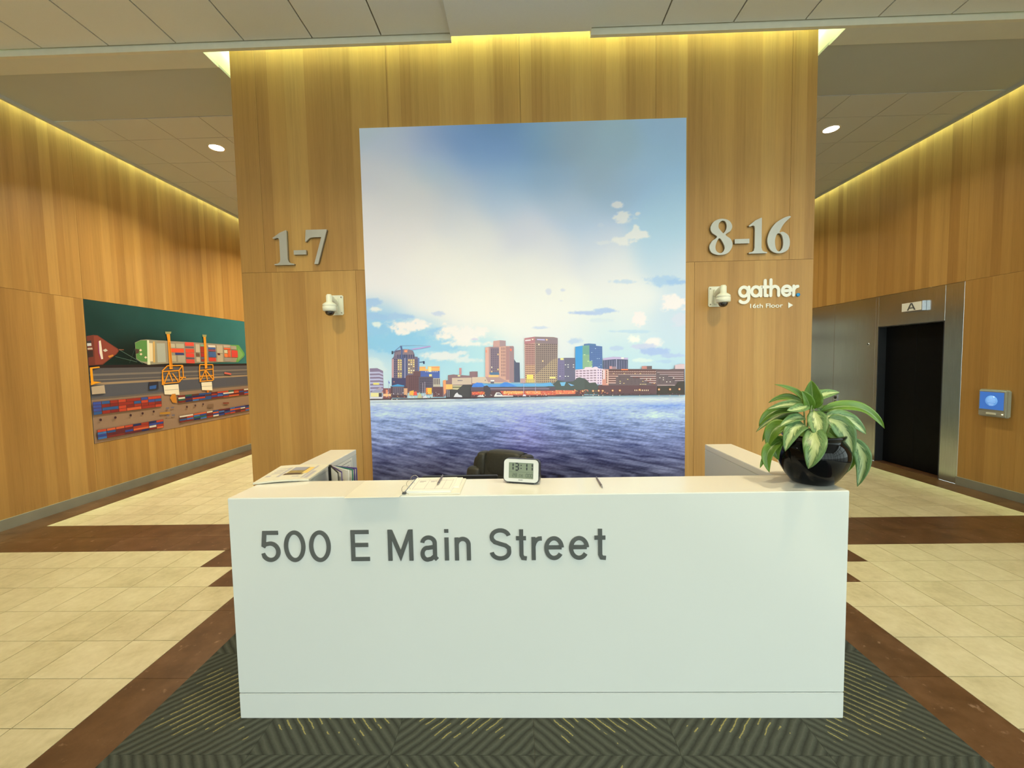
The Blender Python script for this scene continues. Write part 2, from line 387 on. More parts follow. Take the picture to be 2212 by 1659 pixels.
for sx, xx in ((-1, CL), (1, CR)):
    panel_wall(wc, [(a, a + 1.29, ZS, ZTOP) for a in (4.036, 5.326, 6.616, 7.906)] + [(4.036, 5.326, 0, ZS)], ('x', xx), .02, sx)
    for a in (5.326, 6.616, 7.906): box('steel_panel', *sorted((xx, xx - sx * .02)), a + .001, a + 1.289, .001, ZS - .002, M['steel'], wc)

# ================================================================== SIDE WALLS
def wall_side(nm, X, sg, label):
    # sg: direction the face looks along x
    back = X - sg * .021; far = X - sg * .35
    a, b = sorted((back, far))
    if sg > 0: bm_ = [(a, b, YF, YB, 0, ZTOP)]
    else: bm_ = [(a, b, 1.4, 5.515, 0, ZTOP), (a, b, YF, 1.4, 4.4, ZTOP), (a, b, 6.51, YB, 0, ZTOP), (a, b, 5.515, 6.51, 2.115, ZTOP)]
    w = boxes(nm, bm_, M['backing']); tag(w, label, 'wall', kind='structure'); return w
wl = wall_side('wall_left', XL, 1, 'tall oak panelled wall on the left holding the container port picture')
wr = wall_side('wall_right', XR, -1, 'tall oak panelled wall on the right with the steel elevator front')
ZW = 2.592
PY0, PY1, PZ0, PZ1 = 5.115, 8.42, .73, 2.592
ys = [YF, -4.6, -3.4, -2.2, -1.0, .2, 1.4, 2.65, 3.88, 5.115, 6.35, 7.6, 8.42, YB]
panel_wall(wl, [(a, b, ZW, ZTOP) for a, b in zip(ys, ys[1:])], ('x', XL), .02, 1)
panel_wall(wl, [(a, b, .0, ZW) for a, b in zip(ys, ys[1:]) if not (PY0 - .01 < a < PY1 - .01)], ('x', XL), .02, 1)
panel_wall(wl, [(a, b, .0, PZ0) for a, b in ((PY0, 6.35), (6.35, 7.6), (7.6, PY1))], ('x', XL), .02, 1)
EY0, EY1 = 5.285, 8.7
yr = [1.4, 2.65, 3.88, EY0, 6.56, 7.83, EY1, YB]
panel_wall(wr, [(a, b, 2.585, ZTOP) for a, b in zip(yr, yr[1:])], ('x', XR), .02, -1)
panel_wall(wr, [(a, b, .0, 2.585) for a, b in zip(yr, yr[1:]) if not (EY0 - .01 < a < EY1 - .01)], ('x', XR), .02, -1)
for a, b, z0, z1 in ((EY0, 5.515, 0, 2.585), (5.515, 6.51, 2.115, 2.585), (6.51, 6.56, 0, 2.585), (6.56, 7.40, 0, 2.585), (7.40, EY1, 0, 2.585)):
    box('steel_panel', XR, XR + .02, a + .001, b - .001, z0 + .001, z1 - .002, M['steel'], wr, .002, 1)
bl = box('baseboard_left', XL, XL + .018, YF, YB, 0, .115, M['base']); tag(bl, 'grey stone baseboard along the left wood wall', 'baseboard', kind='structure')
br = boxes('baseboard_right', [(XR - .018, XR, 1.4, EY0, 0, .105), (XR - .018, XR, EY1, YB, 0, .105)], M['base']); tag(br, 'grey stone baseboard along the right wood wall', 'baseboard', kind='structure')
wb = boxes('wall_back', [(XL, CL, YB, YB + .1, 0, ZTOP), (CR, XR, YB, YB + .1, 2.6, ZTOP), (CL - .02, CR + .02, 9.2, YB + .1, 0, ZTOP)], M['wood']); tag(wb, 'wood clad end wall of the side passages', 'wall', kind='structure')
wb2 = box('wall_end', CR, XR, YB, YB + .1, 0, 2.6, M['endwall']); tag(wb2, 'unseen end wall of the right passage, pale grey to reflect in the steel', 'wall', kind='structure')  # unseen wall, its pale colour chosen for the reflection in the steel
w3 = empty('reflection_bars', (3.9, YB, 0)); tag(w3, 'added unseen bars on the end wall, patterning the steel reflection', 'door', kind='structure')  # bars added out of view to break up the steel reflection
for x in (3.13, 3.9, 4.67): box('mullion', x - .035, x + .035, YB - .03, YB, 0, 2.6, M['facade'], w3)
for z in (.06, 1.05, 2.1, 2.57): box('transom', 3.1, 4.7, YB - .025, YB, z - .035, z + .035, M['facade'], w3)
# elevator entrance
el = box('door_1', XR + .14, XR + .16, 5.50, 6.53, 0, 2.13, M['dark']); tag(el, 'dark elevator door recessed in the steel wall', 'elevator door', kind='structure')
for a, b in ((5.515, 6.012), (6.014, 6.51)): box('door_leaf', XR + .12, XR + .14, a, b, .012, 2.112, M['dark'], el, .003, 1)
box('jamb', XR + .0, XR + .16, 6.50, 6.512, 0, 2.115, M['jamb'], el); box('jamb', XR + .0, XR + .16, 5.513, 5.525, 0, 2.115, M['jamb'], el); box('head_lining', XR, XR + .16, 5.515, 6.51, 2.105, 2.117, M['jamb'], el)
box('threshold', XR + .0, XR + .14, 5.52, 6.505, -.005, .008, M['brown'], el)
sg_ = empty('elevator_sign', (XR - .03, 5.92, 2.35)); tag(sg_, 'small white elevator sign with a black letter A above the dark door', 'sign')
SA0, SA1, SZ0, SZ1 = 5.765, 6.075, 2.285, 2.418
box('housing', XR - .055, XR, SA0, SA1, SZ0, SZ1, M['chrome'], sg_, .004); box('face', XR - .058, XR - .054, SA0 + .015, SA1 - .01, SZ0 + .008, SZ1 - .008, M['signw'], sg_)
def pts_scale(lp, sx, sy): return [(a * sx, b * sy) for a, b in lp]
A_out = [(0, 0), (.16, 0), (.25, .24), (.75, .24), (.84, 0), (1, 0), (.60, 1), (.40, 1)]; A_in = [(.31, .38), (.5, .86), (.69, .38)]
loops_mesh('letter', [pts_scale(A_out, .125, .10), pts_scale(A_in, .125, .10)], ((XR - .058, 5.983, 2.302), (0, -1, 0), (0, 0, 1), (-1, 0, 0)), .003, M['groove'], sg_)
ks = empty('key_switch', (XR, 6.67, 1.95)); tag(ks, 'small round key switch on the steel panel beside the elevator', 'key switch')
q = at(1876, 744, 'x', XR)
lathe_obj('key_plate', [(.0, -.006), (.021, -.006), (.024, 0)], (q.x, q.y, q.z), M['chrome'], ks, 20, 'x'); lathe_obj('key_cylinder', [(0, -.011), (.012, -.011), (.012, -.005)], (q.x, q.y, q.z), M['black'], ks, 16, 'x')
cb = empty('call_button', (XR, 7.3, 1.2)); q = at(1805, 862, 'x', XR); tag(cb, 'dark elevator call button plate half hidden behind the plant', 'call button')
box('button_plate', XR - .008, XR, q.y - .05, q.y + .05, q.z - .09, q.z + .09, M['chrome'], cb, .003); lathe_obj('button', [(0, -.018), (.026, -.016), (.028, -.008)], (XR, q.y, q.z + .03), M['black'], cb, 20, 'x'); lathe_obj('button', [(0, -.018), (.018, -.016), (.02, -.008)], (XR, q.y, q.z - .04), M['black'], cb, 20, 'x')
# wall terminal
wt = empty('wall_terminal', (XR - .03, 4.89, .93)); tag(wt, 'grey touch terminal with a lit blue screen on the right wood wall', 'terminal')
ta, tb, tz0, tz1 = 4.735, 5.03, .93, 1.25
box('housing', XR - .06, XR, ta, tb, tz0, tz1, M['grey'], wt, .012, 3)
box('bezel', XR - .064, XR - .058, ta + .014, tb - .014, tz0 + .075, tz1 - .016, M['grey'], wt, .002, 1)
sc_ = box('screen', XR - .067, XR - .063, ta + .026, tb - .026, tz0 + .088, tz1 - .028, M['screen'], wt)
bm = bmesh.new(); lathe(bm, [(0, -.0685), (.062, -.0685), (.062, -.066)], (XR, (ta + tb) / 2, tz0 + .19), 36, 'x'); finish('screen_circle', bm, M['screen2'], sc_)
boxes('screen_text', [(XR - .0695, XR - .068, (ta + tb) / 2 - w, (ta + tb) / 2 + w, tz0 + z, tz0 + z + .008) for w, z in ((.03, .222), (.042, .205), (.045, .188), (.042, .171), (.028, .150), (.02, .136))], M['screen3'], sc_)
box('card_reader', XR - .068, XR - .058, ta + .10, ta + .20, tz0 + .028, tz0 + .05, M['cream'], wt, .003, 1); box('indicator_light', XR - .064, XR - .058, ta + .03, ta + .045, tz0 + .035, tz0 + .045, M['ind'], wt)

# ================================================================== CEILING
ceil = boxes('ceiling', [(XL, XR, YF, YC + .0, 5.0, 5.1), (XL, CL, YC, YB, 5.0, 5.1), (CR, XR, YC, YB, 5.0, 5.1), (CL, CR, YC, YB, ZTOP + .0, 5.1)], M['white']); tag(ceil, 'beige tiled lobby ceiling with lit coves along the walls', 'ceiling', kind='structure')
ZT = 4.67; GX = .632; CC = .053; YTE = 3.85; GAP = .058
ex0, ex1 = XL + GAP, XR - GAP
boxes('tile_backing', [(ex0, ex1, YF, YTE - .002, ZT + .012, ZT + .03), (ex0, -2.9, 4.86, YB, ZC + .018, ZC + .04), (2.972, ex1, 4.86, YB, ZC + .018, ZC + .04)], M['cjoint'], ceil)
xs = sorted([CC + GX * n for n in range(1, 9)] + [CC - GX * n for n in range(1, 9)]); xs = [ex0 + .02] + xs + [ex1 - .02]
rows = [YTE - .635 * i for i in range(0, 16)]
rest = bmesh.new(); ctm = {}
def ctile(x0, x1, y0, y1, z, mat='ceil', g=.0065):
    k = (round(x1 - x0, 3), round(y1 - y0, 3), mat)
    if k not in ctm:
        bm = bmesh.new(); addbox(bm, -(x1 - x0) / 2 + g, (x1 - x0) / 2 - g, -(y1 - y0) / 2 + g, (y1 - y0) / 2 - g, 0, .014)
        me = bpy.data.meshes.new('ceiling_tile'); bm.to_mesh(me); bm.free(); me.materials.append(M[mat]); ctm[k] = me
    o = bpy.data.objects.new('ceiling_tile', ctm[k]); COL.objects.link(o); o.location = ((x0 + x1) / 2, (y0 + y1) / 2, z); o.parent = ceil
for ri, (y1, y0) in enumerate(zip(rows, rows[1:])):
    for x0, x1 in zip(xs, xs[1:]):
        if abs((x0 + x1) / 2 - CC) < .5: continue
        if ri < 3: ctile(x0, x1, y0, y1, ZT)
        else: addbox(rest, x0 + .005, x1 - .005, y0 + .005, y1 - .005, ZT, ZT + .014)
r_ = finish('ceiling_tile_field', rest, M['ceil'], ceil); r_['kind'] = 'stuff'
py1 = 3.835
for i in range(7):       # plain lowered panels down the middle of the front ceiling, the far one with a rounded edge
    py0 = YTE - 1.27 * (i + 1) - .02; bm = bmesh.new(); addbox(bm, CC - GX + .005, CC + GX - .005, py0 + .003, py1, ZC, ZT + .02)
    if i == 0: bmesh.ops.bevel(bm, geom=[e for e in bm.edges if all(abs(v.co.y - py1) < 1e-4 and abs(v.co.z - ZC) < 1e-4 for v in e.verts)], offset=.02, segments=4, affect='EDGES')
    finish('centre_panel', bm, M['ceil'], ceil); py1 = py0 - .003
box('ceiling_trim', ex0, CC - GX, 3.858, 3.892, ZC, ZT + .02, M['trim'], ceil); box('ceiling_trim', CC + GX, ex1, 3.858, 3.892, ZC, ZT + .02, M['trim'], ceil)
SL, SR = -2.897, 2.97
for a, b in ((ex0, SL), (SR, ex1)):
    box('soffit_band', a, b, 3.892, 4.09, ZC, ZC + .03, M['band'], ceil); box('soffit', a, b, 4.09, 4.855, ZC + .008, ZC + .03, M['gyp'], ceil)  # band coloured lighter than the soffit behind it
for xsx in ([ex0 + .02, -4.977, -4.345, -3.713, -3.09, SL], [SR, 3.154, 3.786, 4.418, 5.045, ex1 - .02]):
    yy = [4.86, 5.295] + [5.295 + .61 * i for i in range(1, 8)]
    for y0, y1 in zip(yy, yy[1:]):
        for x0, x1 in zip(xsx, xsx[1:]): ctile(x0, x1, y0, y1, ZC + .004, 'ceil_dim', .0035)
for a, b in ((ex0, ex0 + .035), (ex1 - .035, ex1)): box('cove_edge_trim', a, b, YF, YB, ZC - .028, ZT + .04, M['gyp'], ceil)
# cove linings of the slot round the core wall
boxes('cove_lining', [(SL - .02, SL, 3.895, YB, ZC + .031, 5.0), (SR, SR + .02, 3.895, YB, ZC + .031, 5.0), (SL - .02, SR + .02, 3.87, 3.892, ZT + .02, 5.0)], M['white'], ceil)
def cove_strip(lab, b, mt='led'):
    o = box('cove_light_strip', *b, M[mt]); tag(o, lab, 'light strip', 'hidden cove light strips'); return o
cove_strip('cove light strip hidden above the left wood wall', (XL + .006, XL + .05, YF, YB, 4.90, 4.91))
cove_strip('cove light strip hidden above the right wood wall', (XR - .05, XR - .006, YF, YB, 4.90, 4.91))
cove_strip('cove light strip hidden above the mural wall', (CL, CR, 3.93, 3.975, 4.90, 4.91), 'led2')
cove_strip('cove light strip on the left side of the core wall', (SL + .05, SL + .09, 4.1, YB, 4.90, 4.91), 'led2')
cove_strip('cove light strip on the right side of the core wall', (SR - .09, SR - .05, 4.1, YB, 4.90, 4.91), 'led2')
def downlight(x, y, z, label, power, spot=2.3, tilt=None, col=DOWN_COL):
    t = empty('downlight', (x, y, z)); tag(t, label, 'downlight', 'recessed ceiling downlights')
    lathe_obj('ring', [(.082, .002), (.088, -.004), (.102, -.004), (.106, .004)], (x, y, z), M['lamp_ring'], t, 32, 'z', False)
    lathe_obj('lens', [(0, .0), (.084, .0), (.084, .003)], (x, y, z), M['lamp'], t, 32)
    ld = bpy.data.lights.new('downlight_bulb', 'AREA'); ld.shape = 'DISK'; ld.size = .15; ld.energy = power / 4; ld.color = col; ld.spread = spot
    lo = bpy.data.objects.new('downlight_bulb', ld); COL.objects.link(lo); lo.location = (x, y, z - .03)
    if tilt: lo.rotation_euler = tilt
    put(lo, t)
downlight(-4.01, 5.536, ZC + .004, 'round lit downlight in the tiled ceiling left of the core wall', DOWN_W * 1.55)
downlight(4.085, 5.558, ZC + .004, 'round lit downlight in the tiled ceiling right of the core wall', DOWN_W * .5)
downlight(-4.01, 8.1, ZC + .004, 'added unseen downlight brightening the deep left passage', DOWN_W * 1.9)  # hidden lamp added to light the left passage
downlight(4.085, 8.1, ZC + .004, 'added unseen downlight brightening the deep right passage', DOWN_W * .7)  # its hidden twin, added for light in the right passage
for x, nm in ((-2.0, 'left end'), (0.05, 'middle'), (2.1, 'right end')):
    downlight(x, 1.25, ZC - .001 if abs(x) < 1 else ZT, 'round downlight in the front ceiling over the %s of the white desk' % nm, DOWN_W * (.38 if abs(x) < 1 else .42), 1.5, (math.radians(24), 0, 0), DESK_COL)
downlight(-4.0, 1.9, ZT, 'added unseen downlight in the front ceiling, brightening the left tan floor', DOWN_W * .16)  # lamp out of view, added to brighten the left floor and wall
downlight(4.1, 1.9, ZT, 'added unseen downlight in the front ceiling, brightening the right tan floor', DOWN_W * .30)  # lamp out of view, added to brighten the right floor

# ================================================================== GLAZED FRONT behind the viewer
wf = empty('window_1', (0, YF, 0)); tag(wf, 'tall glazed street front with dark mullions facing the desk', 'window', kind='structure')
for i in range(9):
    x = XL + (XR - XL) * i / 8; box('mullion', x - .04, x + .04, YF - .06, YF + .06, 0, 5.0, M['facade'], wf)
for z in (.05, 2.4, 3.6, 4.95): box('transom', XL, XR, YF - .05, YF + .05, z - .04, z + .04, M['facade'], wf)
w2 = empty('added_window', (XR, -2.3, 0)); tag(w2, 'added unseen glazing in the right wall, letting side daylight in', 'window', kind='structure')  # unseen opening added for daylight on the left wall and desk
for i in range(6):
    y = YF + (1.36 - YF) * i / 5; box('mullion', XR - .05, XR + .05, y - .04, y + .04, 0, 4.4, M['facade'], w2)
for z in (.05, 2.4, 3.6, 4.36): box('transom', XR - .045, XR + .045, YF, 1.36, z - .04, z + .04, M['facade'], w2)
pv2 = box('pavement', XR + .4, 40, YF - .06, 40, -.2, -.02, M['paving']); tag(pv2, 'grey pavement outside the right wall glazing', 'pavement', kind='structure')
pv = box('pavement', -30, 40, -40, YF - .06, -.2, -.02, M['paving']); tag(pv, 'grey pavement outside the glazed front', 'pavement', kind='structure')

# ================================================================== RECEPTION DESK
DX0, DX1, DY, DH, DB = -1.3816, 1.4761, 1.8418, 1.0838, 2.105
desk = empty('reception_desk', (0, DY, 0)); tag(desk, 'long white reception desk with grey street address lettering on its front', 'desk')
def bevbox(name, b, mat, bev=.0025): return box(name, *b, mat, desk, bev, 2)
bevbox('front_panel', (DX0, DX1, DY, DY + .035, .131, DH - .002), M['desk'])
bevbox('kick_panel', (DX0 + .0, DX1 - .0, DY + .0, DY + .035, .003, .1275), M['desk'])
box('panel_joint', DX0 + .002, DX1 - .002, DY + .006, DY + .03, .124, .134, M['groove'], desk)
bevbox('counter_top', (DX0, DX1, DY + .0005, DB, DH - .035, DH), M['desk_lit'])
box('inner_panel', DX0 + .19, DX1 - .19, DB - .03, DB - .002, .003, DH - .036, M['desk'], desk)
WL0, WL1, WR0, WR1, WD = DX0, -1.196, 1.292, DX1, 2.88
for a, b, nm in ((WL0, WL1, 'wing_panel'), (WR0, WR1, 'wing_panel')):
    bevbox(nm, (a, b, DB + .001, WD, .003, DH - .036), M['desk']); bevbox('wing_top', (a, b, DB + .0008, WD, DH - .035, DH), M['desk_lit'])
    box('end_panel', a, b, DY + .036, DB, .003, DH - .036, M['desk'], desk)
box('worktop', WL1 + .001, WR0 - .001, DB + .0, 2.62, .71, .74, M['inner'], desk)
# --- lettering: stroked capitals
def stroke_loops(path, w, closed=False):
    P = [Vector((a, b)) for a, b in path]; n = len(P); L, R = [], []
    for i in range(n):
        if closed: a, b = P[i] - P[i - 1], P[(i + 1) % n] - P[i]
        else: a = P[i] - P[i - 1] if i else P[1] - P[0]; b = P[i + 1] - P[i] if i < n - 1 else P[-1] - P[-2]
        a.normalize(); b.normalize(); na = Vector((-a.y, a.x)); nb = Vector((-b.y, b.x)); mt = (na + nb)
        mt = mt / max(.35, mt.length_squared) * 2 if mt.length > 1e-6 else na
        L.append(P[i] + mt * w / 2); R.append(P[i] - mt * w / 2)
    return [[tuple(p) for p in L], [tuple(p) for p in R]] if closed else [[tuple(p) for p in L] + [tuple(p) for p in reversed(R)]]
def arc(cx, cy, rx, ry, a0, a1, n=18): return [(cx + rx * math.cos(math.radians(a0 + (a1 - a0) * i / n)), cy + ry * math.sin(math.radians(a0 + (a1 - a0) * i / n))) for i in range(n + 1)]
SW = .128; H2 = SW / 2
GL = {}   # glyph -> (width, list of (path, closed)); cap height 1, x-height .745
def ell(cx, cy, rx, ry): return (arc(cx, cy, rx, ry, 0, 360, 40)[:-1], True)
GL['0'] = (.62, [ell(.31, .5, .31 - H2, .5 - H2 + .01)])
GL['5'] = (.60, [([(.55, 1 - H2), (.135, 1 - H2), (.095, .49)], False), ([(.085, .475), (.13, .555)] + arc(.30, .325, .30 - H2, .325 - H2 + .005, 105, -155, 26) + [(.04, .20)], False)])
GL['E'] = (.55, [([(.55, 1 - H2), (H2, 1 - H2), (H2, H2), (.56, H2)], False), ([(H2, .52), (.52, .52)], False)])
GL['M'] = (.75, [([(H2, 0), (H2, 1)], False), ([(.75 - H2, 0), (.75 - H2, 1)], False), ([(.085, .97), (.375, .16), (.665, .97)], False)])
GL['a'] = (.50, [(arc(.25, .56, .185, .185 - H2 + .06, 175, 0, 16) + [(.435, .10), (.50, .03)], False), ([(.435, .47), (.40, .435), (.24, .41)] + arc(.21, .22, .15, .19, 100, 270, 14) + [(.32, .055), (.435, .15)], False)])
GL['i'] = (.118, [([(H2, 0), (H2, .735)], False), ([(H2, .89), (H2, 1.0)], False)])
GL['n'] = (.47, [([(H2, 0), (H2, .735)], False), ([(H2, .50)] + arc(.24, .50, .171, .19, 165, 0, 14) + [(.411, 0)], False)])
GL['S'] = (.64, [(arc(.32, .735, .25, .215, 12, 180, 18) + [(.085, .66), (.16, .575), (.32, .515), (.47, .465), (.565, .385)] + arc(.32, .275, .255, .225, 0, -172, 18), False)])
GL['t'] = (.28, [([(.14, .98), (.14, .16), (.175, .065), (.28, .05)], False), ([(0, .70), (.27, .70)], False)])
GL['r'] = (.30, [([(H2, 0), (H2, .735)], False), ([(H2, .44), (.09, .55), (.15, .65), (.22, .685), (.30, .69)], False)])
GL['e'] = (.54, [([(.07, .40), (.47, .40)], False), (arc(.27, .375, .206, .315, 4, 325, 34), False)])
def glyph(ch, x0, x1, z0, hh, y, mat, parent, depth=.004):
    w, strokes = GL[ch]; sx = (x1 - x0) / w
    o0 = None
    for si, (path, closed) in enumerate(strokes):
        lp = stroke_loops([(a * sx / 1.0, b * hh) for a, b in path], SW * hh, closed)
        o = loops_mesh('letter', lp, ((x0, y, z0), (1, 0, 0), (0, 0, 1), (0, -1, 0)), depth + .0005 * si, mat)
        if o0 is None: o0 = o
        else:
            bm = bmesh.new(); bm.from_mesh(o0.data); bm.from_mesh(o.data); bm.to_mesh(o0.data); bm.free(); bpy.data.objects.remove(o)
    put(o0, parent); return o0
for ch, a, b, z in (('5', -1.236, -1.142, .7795), ('0', -1.125, -1.022, .7785), ('0', -1.006, -.902, .7775), ('E', -.808, -.722, .779), ('M', -.634, -.515, .779), ('a', -.482, -.404, .7785), ('i', -.369, -.350, .7785), ('n', -.322, -.247, .778), ('S', -.160, -.058, .778), ('t', -.036, .012, .777), ('r', .034, .083, .7765), ('e', .092, .186, .7765), ('e', .206, .302, .7765), ('t', .325, .377, .776)):
    glyph(ch, a, b, z, .148, DY - .0002, M['letter'], desk)

# ================================================================== SIGNS ON THE CORE WALL
def outline(pts, n=8): return catmull(pts, n)
ONE = [(.0, .78), (.30, .93), (.545, 1.0), (.56, .98), (.56, .16), (.60, .08), (.68, .045), (.80, .03), (.80, 0), (.03, 0), (.03, .03), (.16, .045), (.24, .08), (.27, .16), (.27, .70), (.25, .765), (.19, .785), (.05, .755)]
SEVEN = [(.06, 1.0), (.92, 1.0), (.92, .965), (.52, .02), (.50, 0), (.36, 0), (.36, .02), (.69, .78), (.34, .78), (.20, .76), (.11, .70), (.05, .655), (.02, .655)]
EIGHT_O = outline([(.46, 1.0), (.18, .93), (.04, .77), (.10, .62), (.30, .50), (.10, .38), (0, .22), (.10, .06), (.42, -.01), (.75, .05), (.92, .24), (.86, .42), (.64, .555), (.84, .66), (.90, .80), (.76, .95)])
EIGHT_I1 = outline([(.50, .945), (.38, .88), (.36, .76), (.46, .66), (.56, .60), (.66, .70), (.68, .82), (.62, .92)])
EIGHT_I2 = outline([(.40, .46), (.28, .34), (.24, .20), (.30, .09), (.44, .045), (.56, .09), (.61, .19), (.55, .32)])
SIX_O = outline([(1.0, 1.03), (.97, 1.005), (.70, .83), (.52, .60), (.68, .605), (.90, .50), (.98, .29), (.88, .08), (.52, -.01), (.16, .08), (.0, .33), (.08, .60), (.32, .84), (.66, .99), (.93, 1.05)])
SIX_I = outline([(.42, .55), (.34, .42), (.335, .26), (.40, .10), (.52, .045), (.64, .12), (.69, .27), (.655, .45), (.56, .555)])
def numeral(loops, x0, w, z0, h, parent, nm='numeral'):
    L = [[(a * w, b * h) for a, b in lp] for lp in loops]
    o = loops_mesh(nm, L, ((x0, YC - .012, z0), (1, 0, 0), (0, 0, 1), (0, -1, 0)), .016, M['num'], parent)
    e = loops_mesh('numeral_return', L, ((x0, YC + .002, z0), (1, 0, 0), (0, 0, 1), (0, -1, 0)), .0139, M['num_edge'], o)
    return o
s1 = empty('floor_number_sign', (-2.12, YC, 2.67)); tag(s1, 'raised metal numbers 1-7 on the oak wall left of the mural', 'sign', 'metal floor number signs')
numeral([ONE], -2.392, .252, 2.676, .333, s1); numeral([[(0, 0), (1, 0), (1, 1), (0, 1)]], -2.188, .122, 2.772, .042, s1, 'dash'); numeral([SEVEN], -2.075, .238, 2.678, .328, s1)
s2 = empty('floor_number_sign', (2.2, YC, 2.67)); tag(s2, 'raised metal numbers 8-16 on the oak wall right of the mural', 'sign', 'metal floor number signs')
numeral([EIGHT_O, EIGHT_I1, EIGHT_I2], 1.818, .235, 2.670, .335, s2); numeral([[(0, 0), (1, 0), (1, 1), (0, 1)]], 2.056, .137, 2.770, .042, s2, 'dash'); numeral([ONE], 2.183, .222, 2.673, .333, s2); numeral([SIX_O, SIX_I], 2.362, .215, 2.672, .325, s2)
# white lettered tenant sign
ts = empty('tenant_sign', (2.4, YC, 2.15)); tag(ts, 'white raised word sign with blue dot, floor line and arrow under numbers 8-16', 'sign')
def rstroke(o, pts, r, y, d, k):
    """one round-ended stroke; k lifts later strokes a hair so that no two faces coincide"""
    closed = (Vector(pts[0]) - Vector(pts[-1])).length < 1e-5
    P_ = pts[:-1] if closed else pts
    fr = ((0, y, 0), (1, 0, 0), (0, 0, 1), (0, -1, 0)); objs = [loops_mesh('letter', stroke_loops(P_, 2 * r, closed), fr, d + .0006 * k, M['signw'])]
    if not closed:
        for i, p in enumerate((pts[0], pts[-1])): objs.append(loops_mesh('letter', [arc(p[0], p[1], r, r, 0, 360, 20)[:-1]], fr, d + .0006 * k + .0002 * (i + 1), M['signw']))
    for x in objs:
        if o is None: o = x
        else:
            bm = bmesh.new(); bm.from_mesh(o.data); bm.from_mesh(x.data); bm.to_mesh(o.data); bm.free(); bpy.data.objects.remove(x)
    return o
ux, zb, xh = 2.10, 2.264, .108       # start, baseline, x height
def gl(strokes, nm='letter'):
    o = None
    for k, s in enumerate(strokes): o = rstroke(o, s, .0150, YC - .0005, .014, k)
    put(o, ts); return o
R0 = xh / 2 - .0125
def ring(cx, cz, a0=0, a1=360): return arc(cx, cz, R0 + .002, R0 + .002, a0, a1, 22)
def gz(x): return zb + .030 * 0 + .0
gl([ring(2.155, zb + xh / 2), [(2.205, zb + xh - .012), (2.205, zb - .005)] + arc(2.155, zb - .008, .05, .042, 0, -140, 12)])
gl([ring(2.278, zb + xh / 2), [(2.328, zb + xh - .012), (2.328, zb + .012)]])
gl([[(2.372, zb + .155), (2.372, zb + .012)], [(2.350, zb + xh - .014), (2.400, zb + xh - .014)], [(2.372, zb + .03), (2.378, zb + .014), (2.394, zb + .012)]])
gl([[(2.430, zb + .160), (2.430, zb + .012)], [(2.430, zb + .06)] + arc(2.470, zb + .058, .040, .040, 170, 0, 12) + [(2.510, zb + .012)]])
gl([[(2.556, zb + xh / 2), (2.632, zb + xh / 2)], arc(2.592, zb + xh / 2, .044, R0 + .002, 4, 318, 22)])
gl([[(2.664, zb + xh - .012), (2.664, zb + .012)], [(2.664, zb + .06), (2.676, zb + .082), (2.694, zb + .092), (2.704, zb + .093)]])
# fit the word to its measured width (2.096 - 2.665) by scaling about its start
for o in ts.children:
    for v in o.data.vertices: v.co.x = 2.096 + (v.co.x - 2.0905) * .925
lathe_obj('blue_dot', [(0, -.014), (.016, -.014), (.017, 0)], (2.672, YC, zb + .014), M['blue'], ts, 24, 'y')
o, wdt = text_mesh('text_line', '16th Floor', .0575, ((2.220, YC - .0005, 2.162), (1, 0, 0), (0, 0, 1), (0, -1, 0)), .006, M['signw'], ts, .0007)
for v in o.data.vertices: v.co.x = 2.220 + (v.co.x - 2.220) * (.312 / wdt)
loops_mesh('arrow', [[(0, 0), (.046, .028), (0, .056)]], ((2.582, YC - .0005, 2.153), (1, 0, 0), (0, 0, 1), (0, -1, 0)), .006, M['signw'], ts)
# security cameras
def security_camera(px, sgn, label):
    """plate at px, arm and dome reach out and to the side sgn"""
    z0, z1 = 2.182, 2.375; t = empty('security_camera', (px, YC, z0)); tag(t, label, 'camera', 'dome cameras beside the mural')
    hw = .070
    pl = box('wall_plate', px - hw, px + hw, YC - .012, YC, z0, z1, M['cream'], t, .008, 3)
    for sx in (-1, 1):
        for z in (z0 + .022, z1 - .022): lathe_obj('screw', [(0, -.016), (.007, -.015), (.008, -.011)], (px + sx * .052, YC, z), M['ring'], pl, 12, 'y')
    bm = bmesh.new(); addbox(bm, px - .024, px + .024, YC - .03, YC - .011, z0 + .02, z1 - .03); bmesh.ops.bevel(bm, geom=bm.edges[:], offset=.006, segments=2, affect='EDGES'); finish('bracket_box', bm, M['cream'], t)
    yd = YC - .155
    tube_obj('arm', catmull([(px, YC - .02, z1 - .085), (px, YC - .08, z1 - .06), (px, YC - .13, z1 - .045), (px, yd, z1 - .045)], 6, False), [.030] * 19, M['cream'], t, 16)
    lathe_obj('housing', [(.0, z1 - .012), (.018, z1 - .014), (.028, z1 - .028), (.028, z1 - .085), (.046, z1 - .097), (.060, z1 - .108), (.062, z1 - .125), (.0605, z1 - .126), (.0605, z1 - .129), (.062, z1 - .130), (.062, z1 - .165), (.052, z1 - .175), (0, z1 - .176)], (px, yd, 0), M['cream'], t, 32)
    lathe_obj('dome', [(.043, z1 - .174), (.041, z1 - .188), (.033, z1 - .203), (.018, z1 - .213), (0, z1 - .216)], (px, yd, 0), M['dome'], t, 28)
security_camera(-1.80, -1, 'cream dome security camera on a wall bracket left of the mural')
security_camera(1.89, 1, 'cream dome security camera on a wall bracket right of the mural')

